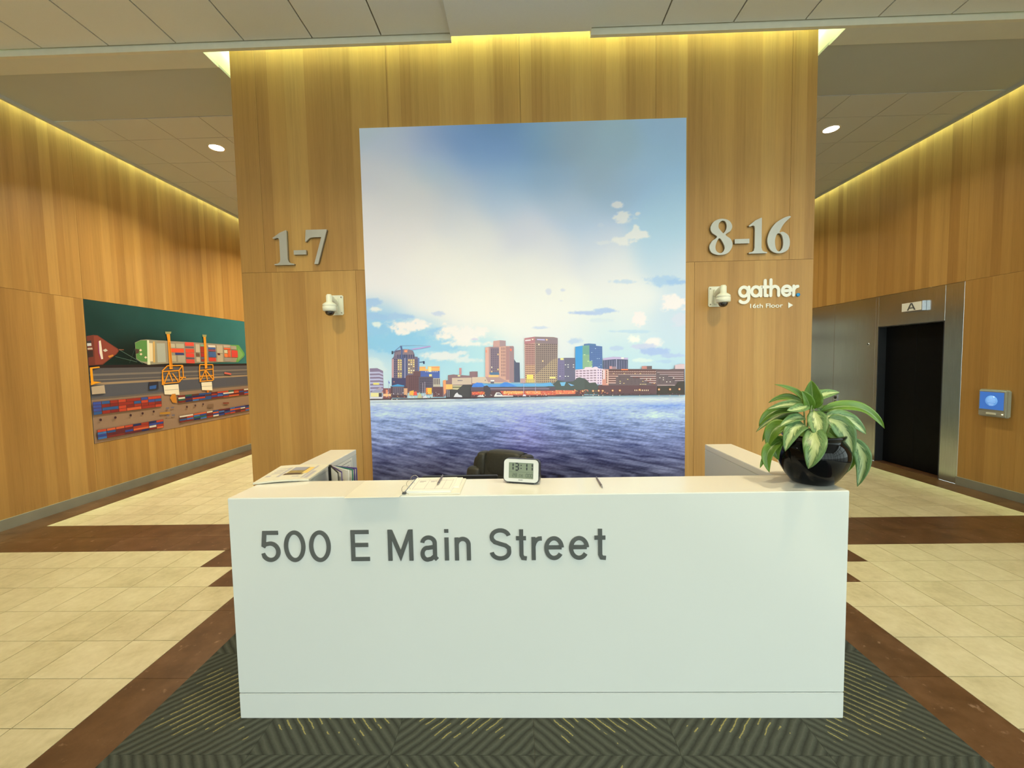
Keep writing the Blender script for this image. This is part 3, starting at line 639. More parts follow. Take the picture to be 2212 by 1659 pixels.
# ================================================================== PRINTS
class Print:
    """flat coloured shapes on a plane, later ones a hair in front; frame = origin, u, v, n"""
    def __init__(s, step=.00012, bright=True): s.v, s.f, s.c, s.k, s.step, s.bright = [], [], [], 0, step, bright
    def poly(s, pts, col, layer=None):
        if layer is None: s.k += 1
        d = s.k * s.step; i = len(s.v)
        s.v += [(a, b, d) for a, b in pts]; s.f.append(tuple(range(i, i + len(pts)))); s.c.append([lin(col)] * len(pts))
    def grid(s, us, vs, cols):
        i = len(s.v); nu, nv = len(us), len(vs)
        s.v += [(a, b, 0) for b in vs for a in us]; C = [tuple(c) for c in cols.reshape(-1, 3)]
        for j in range(nv - 1):
            for k in range(nu - 1):
                q = (j * nu + k, j * nu + k + 1, (j + 1) * nu + k + 1, (j + 1) * nu + k)
                s.f.append(tuple(i + x for x in q)); s.c.append([C[x] for x in q])
    def build(s, name, frame, mat, parent):
        o, u, v, n = (np.array(x, float) for x in frame)
        V = np.array(s.v); P = o + V[:, :1] * u + V[:, 1:2] * v + V[:, 2:] * n
        me = bpy.data.meshes.new(name); me.from_pydata(P.tolist(), [], s.f)
        ca = me.color_attributes.new('Col', 'FLOAT_COLOR', 'CORNER')
        flat = np.array([c for f in s.c for c in f], np.float32); flat = boost(flat) if s.bright else flat; flat = np.concatenate([flat, np.ones((len(flat), 1))], 1).astype(np.float32).ravel(); ca.data.foreach_set('color', flat)
        return obj_from(name, me, mat, parent)
def vnoise(x, y, seed=0):
    xi, yi = np.floor(x).astype(np.int64), np.floor(y).astype(np.int64); fx, fy = x - xi, y - yi
    fx = fx * fx * (3 - 2 * fx); fy = fy * fy * (3 - 2 * fy)
    def h(a, b):
        n = (a * 374761393 + b * 668265263 + seed * 144665) & 0x7fffffff; n = ((n ^ (n >> 13)) * 1274126177) & 0x7fffffff
        return ((n ^ (n >> 16)) & 0xffff) / 65535.
    return (h(xi, yi) * (1 - fx) + h(xi + 1, yi) * fx) * (1 - fy) + (h(xi, yi + 1) * (1 - fx) + h(xi + 1, yi + 1) * fx) * fy
def fbm(x, y, n=5, seed=0):
    t, a, s = 0, .5, 0
    for i in range(n): t = t + a * vnoise(x, y, seed + i); s += a; a *= .55; x = x * 2.03; y = y * 2.03
    return t / s
def boost(c): return np.clip(np.asarray(c) ** .79 * np.array([1.0, 1.01, 1.30]), 0, .97)
def lin_np(c):
    c = np.clip(c / 255., 0, 1); return np.where(c <= .04045, c / 12.92, ((c + .055) / 1.055) ** 2.4)

# ------------------------------------------------ harbour mural
MX0, MX1, MZ0, MZ1 = -1.5045, 1.6019, .06, 3.951
mural = box('mural', MX0, MX1, YC - .010, YC, MZ0, MZ1, M['white']); tag(mural, 'large printed mural of a city skyline across blue harbour water', 'mural')
YM = YC - .0104
us = np.linspace(MX0, MX1, 372); vs = np.concatenate([np.linspace(MZ0, .55, 6)[:-1], np.linspace(.55, MZ1, 400)])
U, V_ = np.meshgrid(us, vs); PX, PY = proj_np(U, np.full_like(U, YM), V_)
def zz1(x, y): return 770 + x / 3.072, 240 + y / 3.072
smp = [zz1(a, b) + (c,) for a, b, c in [(60, 150, (190, 205, 210)), (300, 200, (190, 200, 215)), (250, 300, (205, 212, 228)), (60, 400, (225, 222, 218)), (250, 450, (235, 230, 220)), (500, 200, (140, 165, 205)), (700, 200, (112, 150, 200)), (950, 250, (120, 158, 205)), (950, 130, (100, 140, 185)), (1200, 200, (120, 160, 190)), (1400, 200, (145, 170, 182)), (1700, 250, (150, 180, 190)), (2100, 150, (145, 180, 205)), (2100, 300, (150, 190, 210)), (500, 350, (190, 210, 225)), (800, 350, (130, 170, 210)), (1000, 450, (140, 180, 210)), (700, 500, (205, 215, 222)), (900, 520, (175, 200, 218)), (1300, 480, (145, 178, 200)), (1600, 450, (155, 180, 190)), (1900, 450, (155, 190, 210)), (2120, 480, (155, 198, 222)), (400, 600, (238, 232, 222)), (1000, 620, (185, 205, 215)), (1400, 620, (180, 200, 210)), (1700, 560, (160, 190, 205)), (2000, 620, (160, 200, 222)), (700, 700, (225, 225, 225)), (1100, 780, (212, 215, 222)), (1500, 740, (175, 200, 215)), (2050, 760, (165, 205, 228)), (300, 850, (238, 232, 226)), (800, 850, (236, 234, 230)), (1300, 900, (220, 222, 228)), (1600, 880, (200, 212, 222)), (2000, 920, (170, 205, 228)), (700, 1100, (243, 240, 233)), (1200, 1050, (240, 238, 235)), (1700, 1020, (228, 230, 232)), (2100, 1030, (195, 215, 230)), (200, 1150, (236, 232, 230)), (800, 1300, (247, 244, 240)), (1300, 1300, (240, 240, 242)), (1800, 1250, (232, 234, 240)), (1500, 1430, (232, 236, 244)), (2100, 1430, (190, 210, 240)), (1800, 1400, (220, 230, 244)), (100, 700, (236, 230, 222)), (100, 1000, (234, 230, 228)), (500, 1000, (242, 238, 230)), (400, 1250, (236, 234, 236))]]
smp += [(810, 725, (135, 192, 250)), (850, 735, (125, 190, 252)), (920, 745, (135, 195, 252)), (980, 765, (150, 205, 250)), (810, 795, (205, 225, 250)), (900, 800, (170, 215, 250)), (1000, 795, (165, 215, 250)), (1040, 760, (160, 215, 252)), (1040, 800, (185, 228, 250)), (1130, 765, (215, 228, 245)), (1190, 715, (238, 236, 236)), (1220, 740, (215, 225, 242)), (1300, 730, (190, 220, 248)), (1380, 760, (190, 218, 250)), (1440, 720, (190, 218, 240)), (1440, 790, (175, 212, 250)), (1360, 790, (180, 220, 250)), (1100, 700, (242, 240, 238)), (1000, 700, (240, 236, 235)), (900, 840, (180, 220, 250)), (1200, 840, (190, 225, 250)), (1400, 830, (180, 215, 250)), (820, 690, (140, 190, 250))]
num = np.zeros(U.shape + (3,)); den = np.zeros(U.shape)
for x, y, c in smp:
    w = np.exp(-((PX - x) ** 2 + ((PY - y) * 1.25) ** 2) / (2 * 36. ** 2)) + 1e-9; num += w[..., None] * np.array(c, float); den += w
img = num / den[..., None]
nz = fbm(PX / 16, PY / 10, 5, 3); nz2 = fbm(PX / 6, PY / 4, 4, 9)
def blob(cx, cy, rx, ry, col, op=1., rough=.9):
    global img
    d = np.sqrt(((PX - cx) / rx) ** 2 + ((PY - cy) / ry) ** 2) + (nz - .5) * rough * 1.6 + (nz2 - .5) * rough * .6
    a = np.clip((1.22 - d) / .55, 0, 1) * op; a = (a * a * (3 - 2 * a))[..., None]; img = img * (1 - a) + np.array(col, float) * a
for b in [(803, 655, 18, 12, (150, 188, 245)), (812, 684, 30, 9, (140, 185, 248)), (868, 684, 26, 8, (150, 190, 248)), (945, 677, 16, 5, (190, 205, 246), .8), (815, 712, 30, 18, (130, 188, 250)), (945, 716, 32, 10, (140, 192, 250)), (860, 740, 70, 22, (125, 190, 252)), (960, 745, 40, 16, (140, 198, 250)),
          (890, 703, 50, 12, (240, 234, 234)), (868, 717, 18, 6, (238, 234, 236)), (1000, 722, 52, 20, (241, 236, 236)), (1010, 742, 60, 6, (238, 236, 242), .8), (960, 770, 62, 10, (225, 230, 246), .9), (1010, 778, 40, 6, (215, 228, 248), .8), (810, 668, 14, 6, (238, 236, 240), .8), (812, 700, 12, 5, (225, 235, 248), .8), (806, 790, 26, 20, (205, 226, 250), .8),
          (1333, 443, 13, 9, (228, 228, 234)), (1348, 468, 20, 13, (228, 230, 236)), (1378, 462, 6, 4, (215, 222, 235)), (1373, 495, 7, 10, (228, 232, 236)), (1378, 508, 22, 8, (230, 232, 236)), (1345, 520, 26, 9, (230, 232, 236)), (1306, 524, 18, 5, (215, 222, 230), .8), (1300, 486, 8, 4, (195, 210, 222), .6),
          (1348, 608, 26, 5, (188, 210, 234), .8), (1440, 608, 42, 11, (160, 196, 236), .9), (1460, 610, 22, 7, (145, 185, 238), .8), (1185, 630, 6, 7, (200, 208, 242), .6), (1216, 627, 6, 4, (200, 208, 242), .6), (1213, 650, 6, 3, (205, 212, 242), .5), (1268, 676, 34, 4, (170, 192, 245)), (1312, 671, 26, 6, (165, 192, 246)), (1381, 688, 13, 16, (240, 232, 238)), (1455, 655, 26, 18, (240, 232, 238)), (1466, 690, 20, 16, (205, 212, 245), .7), (1300, 692, 30, 4, (205, 222, 246), .7),
          (1372, 733, 15, 8, (240, 242, 248)), (1410, 738, 20, 12, (236, 232, 246)), (1392, 748, 26, 6, (190, 200, 246), .8), (1418, 760, 32, 8, (155, 182, 246), .9), (1448, 768, 26, 5, (165, 190, 248), .8), (1330, 752, 18, 5, (170, 195, 246), .7), (1170, 708, 20, 3, (190, 206, 236), .7), (1245, 736, 14, 7, (178, 202, 245), .8), (1025, 733, 9, 3, (200, 202, 230), .7), (1360, 716, 60, 3, (175, 208, 248), .7), (1440, 781, 22, 4, (165, 198, 246), .7), (1386, 778, 20, 4, (215, 235, 250), .8)]: blob(*b)
# water
hor = 863 - (PX - 790) / 700 * 8
t = np.clip((PY - hor) / 172., 0, 1.6)
stops = np.array([0, .045, .12, .25, .42, .60, .78, 1.0, 1.6]); cc = np.array([(208, 222, 250), (200, 216, 248), (160, 186, 232), (140, 164, 212), (116, 136, 184), (94, 106, 152), (74, 80, 116), (50, 52, 74), (32, 33, 46)], float)
wat = np.stack([np.interp(t, stops, cc[:, i]) for i in range(3)], -1)
per = .25 + t * 1.2
wn = fbm(PX / (9 + 11 * t), (PY - hor) / (1.7 + 2.4 * t), 4, 21) - .5; wn2 = fbm(PX / 60, PY / 14, 3, 40) - .5
amp = np.interp(t, [0, .06, .2, .5, 1, 1.6], [14, 60, 130, 165, 130, 70])
wat = wat + (wn * amp)[..., None] * np.array([1.0, 1.08, 1.15]) + (wn2 * 46 * np.clip(t * 5, 0, 1))[..., None]
g = np.exp(-((PX - 1135) / 55.) ** 2) * np.exp(-((t - .38) / .40) ** 2); wat += g[..., None] * np.array([12, 1, 20.])
g = np.exp(-((PX - 1440) / 70.) ** 2); wat += (g * np.exp(-((PY - 876) / 6.) ** 2))[..., None] * np.array([-50, -42, -18.]) + (g * np.exp(-((PY - 897) / 9.) ** 2))[..., None] * np.array([40, 44, 26.])
wat += (np.exp(-((PX - 1220) / 45.) ** 2) * np.clip(1 - t * 3.4, 0, 1))[..., None] * np.array([14, 8, 8.])
mk = np.clip((PY - hor) / 1.2, 0, 1)[..., None]; img = img * (1 - mk) + np.clip(wat, 20, 255) * mk
pr = Print(); pr.grid(us, vs, lin_np(img))
ZS2, ZS3, ZS4 = (790, 690), (1020, 690), (1240, 690)
def mp(zx, zy, o): p = at(o[0] + zx / 9.217, o[1] + zy / 9.217, 'y', YM); return p.x, p.z
def P(o, pts, col): pr.poly([mp(a, b, o) for a, b in pts], col)
def Rr(o, x0, y0, x1, y1, col): P(o, [(x0, y0), (x1, y0), (x1, y1), (x0, y1)], col)
def win(o, x0, y0, x1, y1, nx, ny, col, fx=.6, fy=.6, lit=(), litp=0., slope=0.):
    dx, dy = (x1 - x0) / nx, (y1 - y0) / ny; pr.k += 1
    for j in range(ny):
        for i in range(nx):
            a = x0 + dx * (i + .5 - fx / 2); b = y0 + dy * (j + .5 - fy / 2) + slope * (a - x0)
            c = random.choice(lit) if lit and random.random() < litp else col
            pr.poly([mp(*q, o) for q in ((a, b), (a + dx * fx, b), (a + dx * fx, b + dy * fy), (a, b + dy * fy))], c, layer=0)
A = ZS2; YL = [(255, 228, 110), (250, 240, 190), (250, 210, 120)]
# far left striped office block, ferry
P(A, [(78, 975), (230, 970), (345, 1025), (360, 1460), (90, 1460)], (120, 104, 128))
for i in range(6): P(A, [(80, 1045 + i * 68), (270, 1040 + i * 68), (345, 1075 + i * 60), (348, 1105 + i * 60), (270, 1075 + i * 68), (82, 1080 + i * 68)], (176, 176, 200))
Rr(A, 150, 1262, 270, 1300, (235, 220, 100)); P(A, [(200, 1400), (300, 1340), (330, 1400)], (170, 150, 160))
P(A, [(90, 1460), (180, 1400), (330, 1400), (345, 1580), (100, 1585)], (150, 150, 170)); Rr(A, 100, 1460, 320, 1540, (235, 225, 140)); Rr(A, 260, 1465, 320, 1540, (60, 55, 60)); Rr(A, 100, 1545, 330, 1590, (225, 222, 235)); Rr(A, 100, 1580, 340, 1600, (30, 25, 30))
Rr(A, 345, 1370, 520, 1590, (120, 70, 70)); Rr(A, 400, 1400, 440, 1540, (230, 130, 90)); Rr(A, 350, 1480, 510, 1530, (250, 190, 120)); Rr(A, 452, 1210, 458, 1560, (150, 160, 180)); P(A, [(452, 1215), (482, 1260), (470, 1290), (455, 1250)], (90, 110, 190))
# tall hotel tower with crane
P(A, [(520, 790), (560, 740), (572, 660), (600, 620), (760, 592), (850, 595), (940, 620), (970, 690), (975, 740), (1035, 745), (1060, 1030), (1050, 1460), (520, 1460)], (104, 92, 108))
P(A, [(590, 640), (700, 620), (760, 596), (850, 596), (930, 625), (960, 700), (580, 720)], (122, 106, 112)); Rr(A, 770, 612, 830, 655, (250, 150, 100)); P(A, [(760, 600), (850, 595), (840, 612), (770, 615)], (190, 120, 105))
Rr(A, 520, 790, 560, 1160, (186, 140, 138)); Rr(A, 720, 700, 830, 1240, (72, 78, 112)); Rr(A, 776, 750, 790, 1240, (170, 165, 185))
win(A, 560, 780, 640, 1160, 2, 9, (52, 52, 78), .55, .5); win(A, 620, 690, 980, 780, 8, 1, (60, 62, 84), .45, .8); win(A, 980, 790, 1060, 1030, 2, 6, (62, 60, 84), .55, .55)
Rr(A, 632, 790, 725, 1190, (140, 120, 104)); win(A, 635, 790, 725, 1190, 2, 9, (96, 84, 88), .55, .55, YL, .55); Rr(A, 840, 790, 980, 1080, (140, 118, 100)); win(A, 840, 790, 980, 1080, 3, 7, (110, 96, 92), .6, .55, YL, .6)
Rr(A, 520, 1165, 820, 1330, (58, 54, 82)); Rr(A, 556, 1230, 576, 1252, (200, 120, 90))
P(A, [(685, 525), (720, 522), (740, 620), (730, 800), (700, 800), (706, 620)], (74, 88, 128)); P(A, [(880, 592), (1285, 525), (1300, 545), (960, 605)], (178, 150, 200)); P(A, [(700, 525), (950, 512), (1285, 530), (1285, 534), (950, 517), (700, 531)], (110, 120, 150)); P(A, [(560, 640), (690, 530), (696, 536), (570, 648)], (100, 120, 160)); Rr(A, 518, 630, 552, 690, (44, 56, 72)); P(A, [(545, 648), (690, 622), (690, 632), (545, 660)], (70, 70, 90))
Rr(A, 1040, 765, 1068, 1010, (90, 110, 160)); P(A, [(1068, 848), (1150, 835), (1150, 850), (1068, 860)], (40, 58, 90)); Rr(A, 1145, 830, 1175, 885, (42, 56, 88))
# lit blue hotel
Rr(A, 1072, 1010, 1475, 1170, (66, 88, 156)); P(A, [(1072, 940), (1195, 936), (1195, 990), (1240, 990), (1240, 935), (1475, 932), (1475, 1025), (1072, 1025)], (250, 178, 84)); Rr(A, 1080, 950, 1190, 965, (245, 150, 90)); Rr(A, 1250, 945, 1470, 962, (246, 140, 90)); Rr(A, 1250, 945, 1310, 1045, (250, 224, 130)); Rr(A, 1265, 1090, 1320, 1135, (240, 220, 120)); win(A, 1180, 1030, 1440, 1050, 8, 1, (235, 230, 210), .4, .8)
Rr(A, 1345, 1170, 1485, 1345, (190, 180, 150)); win(A, 1350, 1175, 1480, 1300, 4, 1, (70, 60, 70), .5, .9)
P(A, [(830, 1110), (950, 1100), (945, 1030), (1095, 1030), (1090, 1460), (800, 1460), (800, 1140)], (96, 66, 66)); win(A, 860, 1120, 1080, 1400, 6, 9, (70, 46, 52), .5, .5); Rr(A, 1060, 1140, 1345, 1460, (82, 74, 84)); win(A, 1080, 1160, 1340, 1440, 8, 6, (62, 56, 70), .5, .5)
P(A, [(500, 1330), (820, 1330), (830, 1560), (510, 1560)], (74, 56, 60)); P(A, [(520, 1320), (640, 1288), (770, 1315), (770, 1335), (520, 1335)], (62, 146, 196)); Rr(A, 545, 1345, 760, 1500, (104, 92, 98)); win(A, 550, 1350, 750, 1490, 5, 1, (66, 58, 70), .4, .9)
Rr(A, 1340, 1340, 1560, 1540, (88, 60, 62)); Rr(A, 1200, 1360, 1320, 1490, (240, 130, 60)); Rr(A, 1235, 1365, 1315, 1480, (254, 190, 50))
P(A, [(880, 1430), (960, 1410), (960, 1510), (870, 1510)], (254, 176, 60)); P(A, [(960, 1440), (1015, 1430), (1030, 1510), (955, 1510)], (236, 80, 64)); Rr(A, 765, 1370, 835, 1500, (220, 160, 110))
# long low museum building
P(A, [(1540, 1225), (1640, 1210), (1640, 1110), (1750, 1095), (1800, 1100), (2070, 1120), (2070, 1040), (2230, 1035), (2230, 1300), (1540, 1540)], (128, 98, 98)); Rr(A, 1865, 965, 1910, 1100, (198, 130, 124)); P(A, [(1720, 1165), (2230, 1155), (2230, 1290), (1720, 1300)], (206, 182, 150)); P(A, [(1540, 1215), (1600, 1200), (1600, 1460), (1560, 1500)], (240, 150, 90)); Rr(A, 1600, 1290, 1730, 1390, (250, 190, 90)); Rr(A, 1735, 1310, 1930, 1400, (190, 180, 130)); Rr(A, 1735, 1340, 1930, 1360, (90, 90, 60)); win(A, 1830, 1205, 1930, 1225, 4, 1, (90, 84, 100), .7, .9); Rr(A, 1835, 1110, 1885, 1135, (240, 230, 150)); Rr(A, 2135, 1115, 2180, 1140, (245, 230, 150))
P(A, [(1620, 1420), (1700, 1390), (1830, 1400), (1940, 1300), (2230, 1300), (2230, 1560), (1600, 1560)], (62, 60, 58))
B = ZS3
# twin hotel slabs
Rr(B, -10, 1035, 95, 1300, (134, 100, 100)); P(B, [(0, 1150), (780, 1130), (780, 1270), (0, 1270)], (214, 188, 152)); win(B, 230, 1200, 560, 1225, 5, 1, (120, 108, 110), .3, .9)
P(B, [(265, 555), (345, 545), (420, 545), (425, 430), (560, 415), (665, 425), (670, 530), (820, 530), (830, 560), (835, 1250), (320, 1250), (262, 1140)], (176, 138, 128))
P(B, [(262, 560), (330, 548), (335, 1150), (262, 1140)], (222, 166, 142)); Rr(B, 365, 560, 535, 1060, (122, 104, 112)); win(B, 370, 590, 535, 1060, 4, 11, (92, 80, 94), .45, .7, YL, .16)
P(B, [(425, 430), (545, 418), (545, 540), (425, 540)], (202, 152, 136)); P(B, [(555, 418), (668, 425), (668, 530), (555, 530)], (162, 134, 132)); P(B, [(535, 545), (740, 530), (740, 1250), (535, 1150)], (214, 160, 132)); win(B, 575, 550, 665, 1140, 3, 9, (118, 88, 90), .42, .78); Rr(B, 670, 540, 738, 1200, (168, 122, 114)); P(B, [(742, 535), (825, 540), (835, 1250), (742, 1250)], (150, 120, 120)); P(B, [(750, 585), (770, 578), (790, 590), (785, 630), (760, 630)], (248, 110, 80)); Rr(B, 268, 610, 295, 660, (238, 140, 110))
P(B, [(340, 1055), (530, 1050), (545, 1100), (365, 1105)], (76, 108, 140)); Rr(B, 330, 1105, 530, 1150, (250, 194, 110)); P(B, [(835, 790), (875, 855), (945, 860), (950, 1250), (840, 1250)], (72, 76, 94)); Rr(B, 960, 1175, 1060, 1265, (190, 150, 140)); Rr(B, 365, 1205, 440, 1235, (235, 235, 235)); Rr(B, 370, 1235, 435, 1275, (90, 86, 92))
P(B, [(1040, 375), (1240, 345), (1620, 352), (1700, 372), (1702, 500), (1690, 1260), (1050, 1260)], (150, 128, 112)); P(B, [(1040, 375), (1250, 345), (1250, 1260), (1050, 1260)], (196, 146, 128)); P(B, [(1040, 375), (1250, 345), (1250, 465), (1040, 495)], (176, 112, 112)); P(B, [(1255, 345), (1700, 372), (1700, 495), (1255, 465)], (132, 112, 112))
P(B, [(1060, 900), (1250, 900), (1250, 1260), (1060, 1260)], (214, 168, 124)); P(B, [(1600, 800), (1700, 760), (1690, 1260), (1255, 1260), (1255, 1100)], (186, 160, 118))
win(B, 1058, 480, 1245, 1260, 6, 19, (98, 62, 62), .58, .58); win(B, 1270, 480, 1690, 1260, 11, 19, (92, 78, 76), .60, .60, YL, .02); Rr(B, 1085, 1100, 1215, 1190, (250, 224, 90)); Rr(B, 1070, 1195, 1240, 1260, (232, 206, 110)); win(B, 1070, 1195, 1240, 1260, 5, 2, (130, 104, 60), .4, .6); Rr(B, 1540, 1140, 1660, 1175, (236, 226, 120))
P(B, [(1055, 410), (1165, 400), (1165, 424), (1055, 436)], (240, 226, 250)); P(B, [(1185, 392), (1215, 384), (1218, 408), (1196, 416)], (255, 235, 190)); P(B, [(1290, 390), (1445, 396), (1445, 420), (1290, 412)], (190, 180, 250)); P(B, [(1460, 400), (1480, 388), (1505, 402), (1485, 430)], (250, 200, 150))
# dark blocks, blue glass tower
P(B, [(1700, 775), (1840, 765), (2045, 765), (2050, 1260), (1690, 1260)], (96, 94, 110)); P(B, [(1700, 790), (1835, 790), (1835, 1200), (1700, 1200)], (112, 104, 134)); Rr(B, 1752, 770, 1818, 808, (240, 232, 130)); win(B, 1720, 880, 2040, 1200, 6, 7, (98, 94, 118), .5, .3, [(240, 240, 220)], .12)
C = ZS4
P(C, [(22, 545), (190, 522), (195, 490), (290, 480), (430, 490), (432, 525), (555, 538), (558, 980), (22, 990)], (72, 100, 150)); P(C, [(22, 545), (165, 525), (165, 985), (22, 990)], (54, 142, 206)); P(C, [(165, 525), (300, 518), (300, 820), (360, 830), (360, 975), (165, 982)], (104, 160, 132)); P(C, [(170, 700), (300, 700), (300, 830), (360, 840), (360, 975), (170, 980)], (142, 182, 124)); P(C, [(195, 490), (290, 480), (430, 490), (430, 525), (300, 518), (195, 522)], (74, 110, 150))
win(C, 330, 560, 550, 960, 6, 10, (80, 108, 158), .5, .3, [(180, 210, 235)], .10); win(C, 170, 540, 300, 960, 1, 16, (92, 148, 122), .9, .25); Rr(C, 185, 696, 222, 708, (220, 235, 170)); Rr(C, 262, 824, 292, 838, (225, 240, 160))
P(C, [(572, 775), (770, 745), (1065, 765), (1062, 985), (572, 985)], (72, 76, 96)); P(C, [(572, 775), (770, 745), (880, 748), (1066, 766), (1066, 800), (830, 790), (572, 812)], (186, 170, 200)); win(C, 580, 815, 1060, 985, 10, 1, (128, 124, 152), .16, 1.); Rr(C, 828, 790, 848, 985, (150, 148, 170)); Rr(C, 930, 757, 985, 785, (250, 245, 225))
P(C, [(20, 1005), (200, 985), (215, 950), (340, 945), (345, 965), (410, 940), (460, 945), (470, 970), (560, 985), (690, 985), (690, 1310), (20, 1250)], (236, 212, 222)); win(C, 22, 1005, 445, 1250, 6, 5, (146, 118, 134), .76, .5, slope=-.04); win(C, 450, 985, 550, 1290, 2, 6, (124, 100, 140), .5, .5)
Rr(C, 695, 930, 750, 1000, (206, 138, 130)); Rr(C, 750, 938, 830, 990, (150, 122, 124))
# long brown terraced hotel on the right
P(C, [(555, 1000), (640, 985), (1340, 985), (1340, 930), (1540, 925), (1540, 985), (1625, 988), (1870, 995), (1990, 980), (1995, 908), (2110, 885), (2188, 888), (2192, 1500), (470, 1500), (470, 1310), (555, 1300)], (98, 82, 80))
P(C, [(1995, 908), (2112, 886), (2188, 890), (2188, 985), (1995, 985)], (214, 184, 178)); Rr(C, 1340, 930, 1440, 985, (190, 120, 104)); P(C, [(555, 1000), (680, 990), (680, 1310), (555, 1310)], (214, 140, 116)); Rr(C, 560, 1005, 610, 1190, (234, 206, 196)); win(C, 552, 1010, 570, 1190, 1, 4, (80, 50, 50), .8, .7); Rr(C, 640, 1000, 675, 1290, (232, 190, 160)); win(C, 632, 1010, 652, 1270, 1, 6, (70, 48, 46), .8, .75)
for i, (xa, xb) in enumerate([(680, 1620), (680, 1620), (680, 870), (680, 825), (680, 825), (680, 825)]):
    Rr(C, xa, 1030 + i * 44, xb, 1052 + i * 44, (206, 166, 146)); Rr(C, xa, 1006 + i * 44, xb, 1028 + i * 44, (92, 58, 52))
for i, xa in enumerate([1110, 1300, 1390, 1480]): Rr(C, xa, 1123 + i * 42, 1620, 1140 + i * 42, (196, 168, 156)); Rr(C, xa + 50, 1142 + i * 42, 1620, 1162 + i * 42, (112, 64, 56))
for i, xa in enumerate([1640, 1690, 1860, 1945, 1990]): Rr(C, xa, 1042 + i * 41, 2165, 1056 + i * 41, (186, 160, 152)); Rr(C, xa, 1016 + i * 41, 2165, 1038 + i * 41, (98, 70, 66))
win(C, 690, 1010, 1610, 1100, 26, 2, (60, 40, 40), .45, .3, YL, .05); Rr(C, 930, 985, 1065, 1010, (240, 120, 70))
P(C, [(1640, 1300), (1990, 1300), (1990, 1314), (1640, 1314)], (190, 160, 145)); Rr(C, 480, 1310, 1620, 1480, (88, 62, 62)); P(C, [(1640, 1330), (2000, 1320), (2050, 1240), (2188, 1230), (2190, 1490), (1640, 1490)], (56, 50, 42))
win(C, 870, 1130, 1620, 1290, 10, 4, (92, 80, 78), .3, .3, YL, .16); win(C, 1660, 1140, 2000, 1260, 5, 3, (84, 76, 74), .3, .35, [(250, 240, 210)], .35); win(C, 1290, 1280, 1430, 1300, 4, 1, (255, 225, 150), .5, .8); win(C, 1180, 1390, 1480, 1425, 8, 1, (235, 200, 150), .45, .8)
# trees, blue market roofs, lit waterfront
P(C, [(-30, 1240), (60, 1160), (110, 1150), (230, 1190), (300, 1260), (420, 1250), (470, 1330), (470, 1480), (-60, 1480)], (68, 74, 66))
P(B, [(1600, 1300), (1690, 1210), (1850, 1240), (2000, 1230), (2130, 1150), (2230, 1180), (2230, 1480), (1500, 1480), (1500, 1330)], (72, 80, 72))
P(B, [(0, 1320), (100, 1255), (200, 1262), (320, 1290), (540, 1290), (640, 1250), (700, 1250), (800, 1275), (1340, 1278), (1560, 1250), (1600, 1300), (1640, 1325), (0, 1345)], (92, 168, 226)); P(B, [(0, 1320), (100, 1255), (200, 1262), (260, 1340), (0, 1345)], (62, 122, 218)); P(B, [(540, 1310), (640, 1250), (700, 1252), (900, 1335), (560, 1340)], (66, 130, 218)); P(B, [(320, 1292), (540, 1292), (560, 1340), (330, 1342)], (80, 146, 226)); P(B, [(1740, 1250), (1860, 1245), (1830, 1320), (1770, 1322)], (110, 184, 220)); P(B, [(1900, 1265), (2030, 1310), (1960, 1322)], (116, 176, 216)); P(A, [(2135, 1290), (2230, 1250), (2230, 1345), (2140, 1345)], (62, 122, 218))
Rr(B, -20, 1345, 1650, 1425, (84, 70, 78)); Rr(B, 300, 1370, 1530, 1385, (150, 130, 140)); P(B, [(-20, 1420), (2220, 1400), (2220, 1520), (-20, 1550)], (82, 58, 58))
P(B, [(560, 1420), (1650, 1415), (1660, 1500), (620, 1510)], (216, 96, 70)); P(B, [(1650, 1405), (2050, 1410), (2050, 1480), (1660, 1490)], (240, 120, 80)); P(B, [(0, 1440), (240, 1430), (270, 1490), (0, 1500)], (222, 84, 64)); P(B, [(620, 1425), (1000, 1425), (1000, 1475), (630, 1480)], (248, 170, 90)); P(B, [(1090, 1420), (1350, 1420), (1340, 1480), (1090, 1480)], (246, 140, 84)); P(B, [(230, 1330), (300, 1310), (360, 1360), (380, 1430), (340, 1530), (280, 1530), (230, 1430)], (64, 58, 62))
pr.k += 1
for o, xa, xb, ya, yb, n, cols in ((B, 600, 1640, 1425, 1490, 90, [(255, 220, 110), (255, 190, 80), (250, 240, 190), (190, 60, 50)]), (B, 1660, 2200, 1410, 1470, 40, [(255, 210, 120), (255, 180, 90), (220, 70, 60)]), (B, 0, 260, 1440, 1490, 22, [(255, 200, 80), (250, 130, 70)]), (A, 330, 1560, 1440, 1560, 70, [(250, 210, 170), (235, 225, 230), (230, 110, 70), (240, 180, 90), (60, 50, 54)]), (C, 0, 700, 1395, 1480, 40, [(250, 160, 110), (200, 90, 80), (90, 60, 60)]), (B, 0, 1500, 1500, 1545, 60, [(240, 240, 245), (60, 50, 60), (230, 150, 120)]), (C, 0, 2180, 1470, 1500, 70, [(90, 72, 72), (120, 90, 84), (60, 50, 50)])):
    for _ in range(n):
        x, y = random.uniform(xa, xb), random.uniform(ya, yb); w, h = random.uniform(4, 15), random.uniform(4, 13)
        pr.poly([mp(*q, o) for q in ((x - w, y), (x, y - h), (x + w, y), (x, y + h))], random.choice(cols), layer=0)
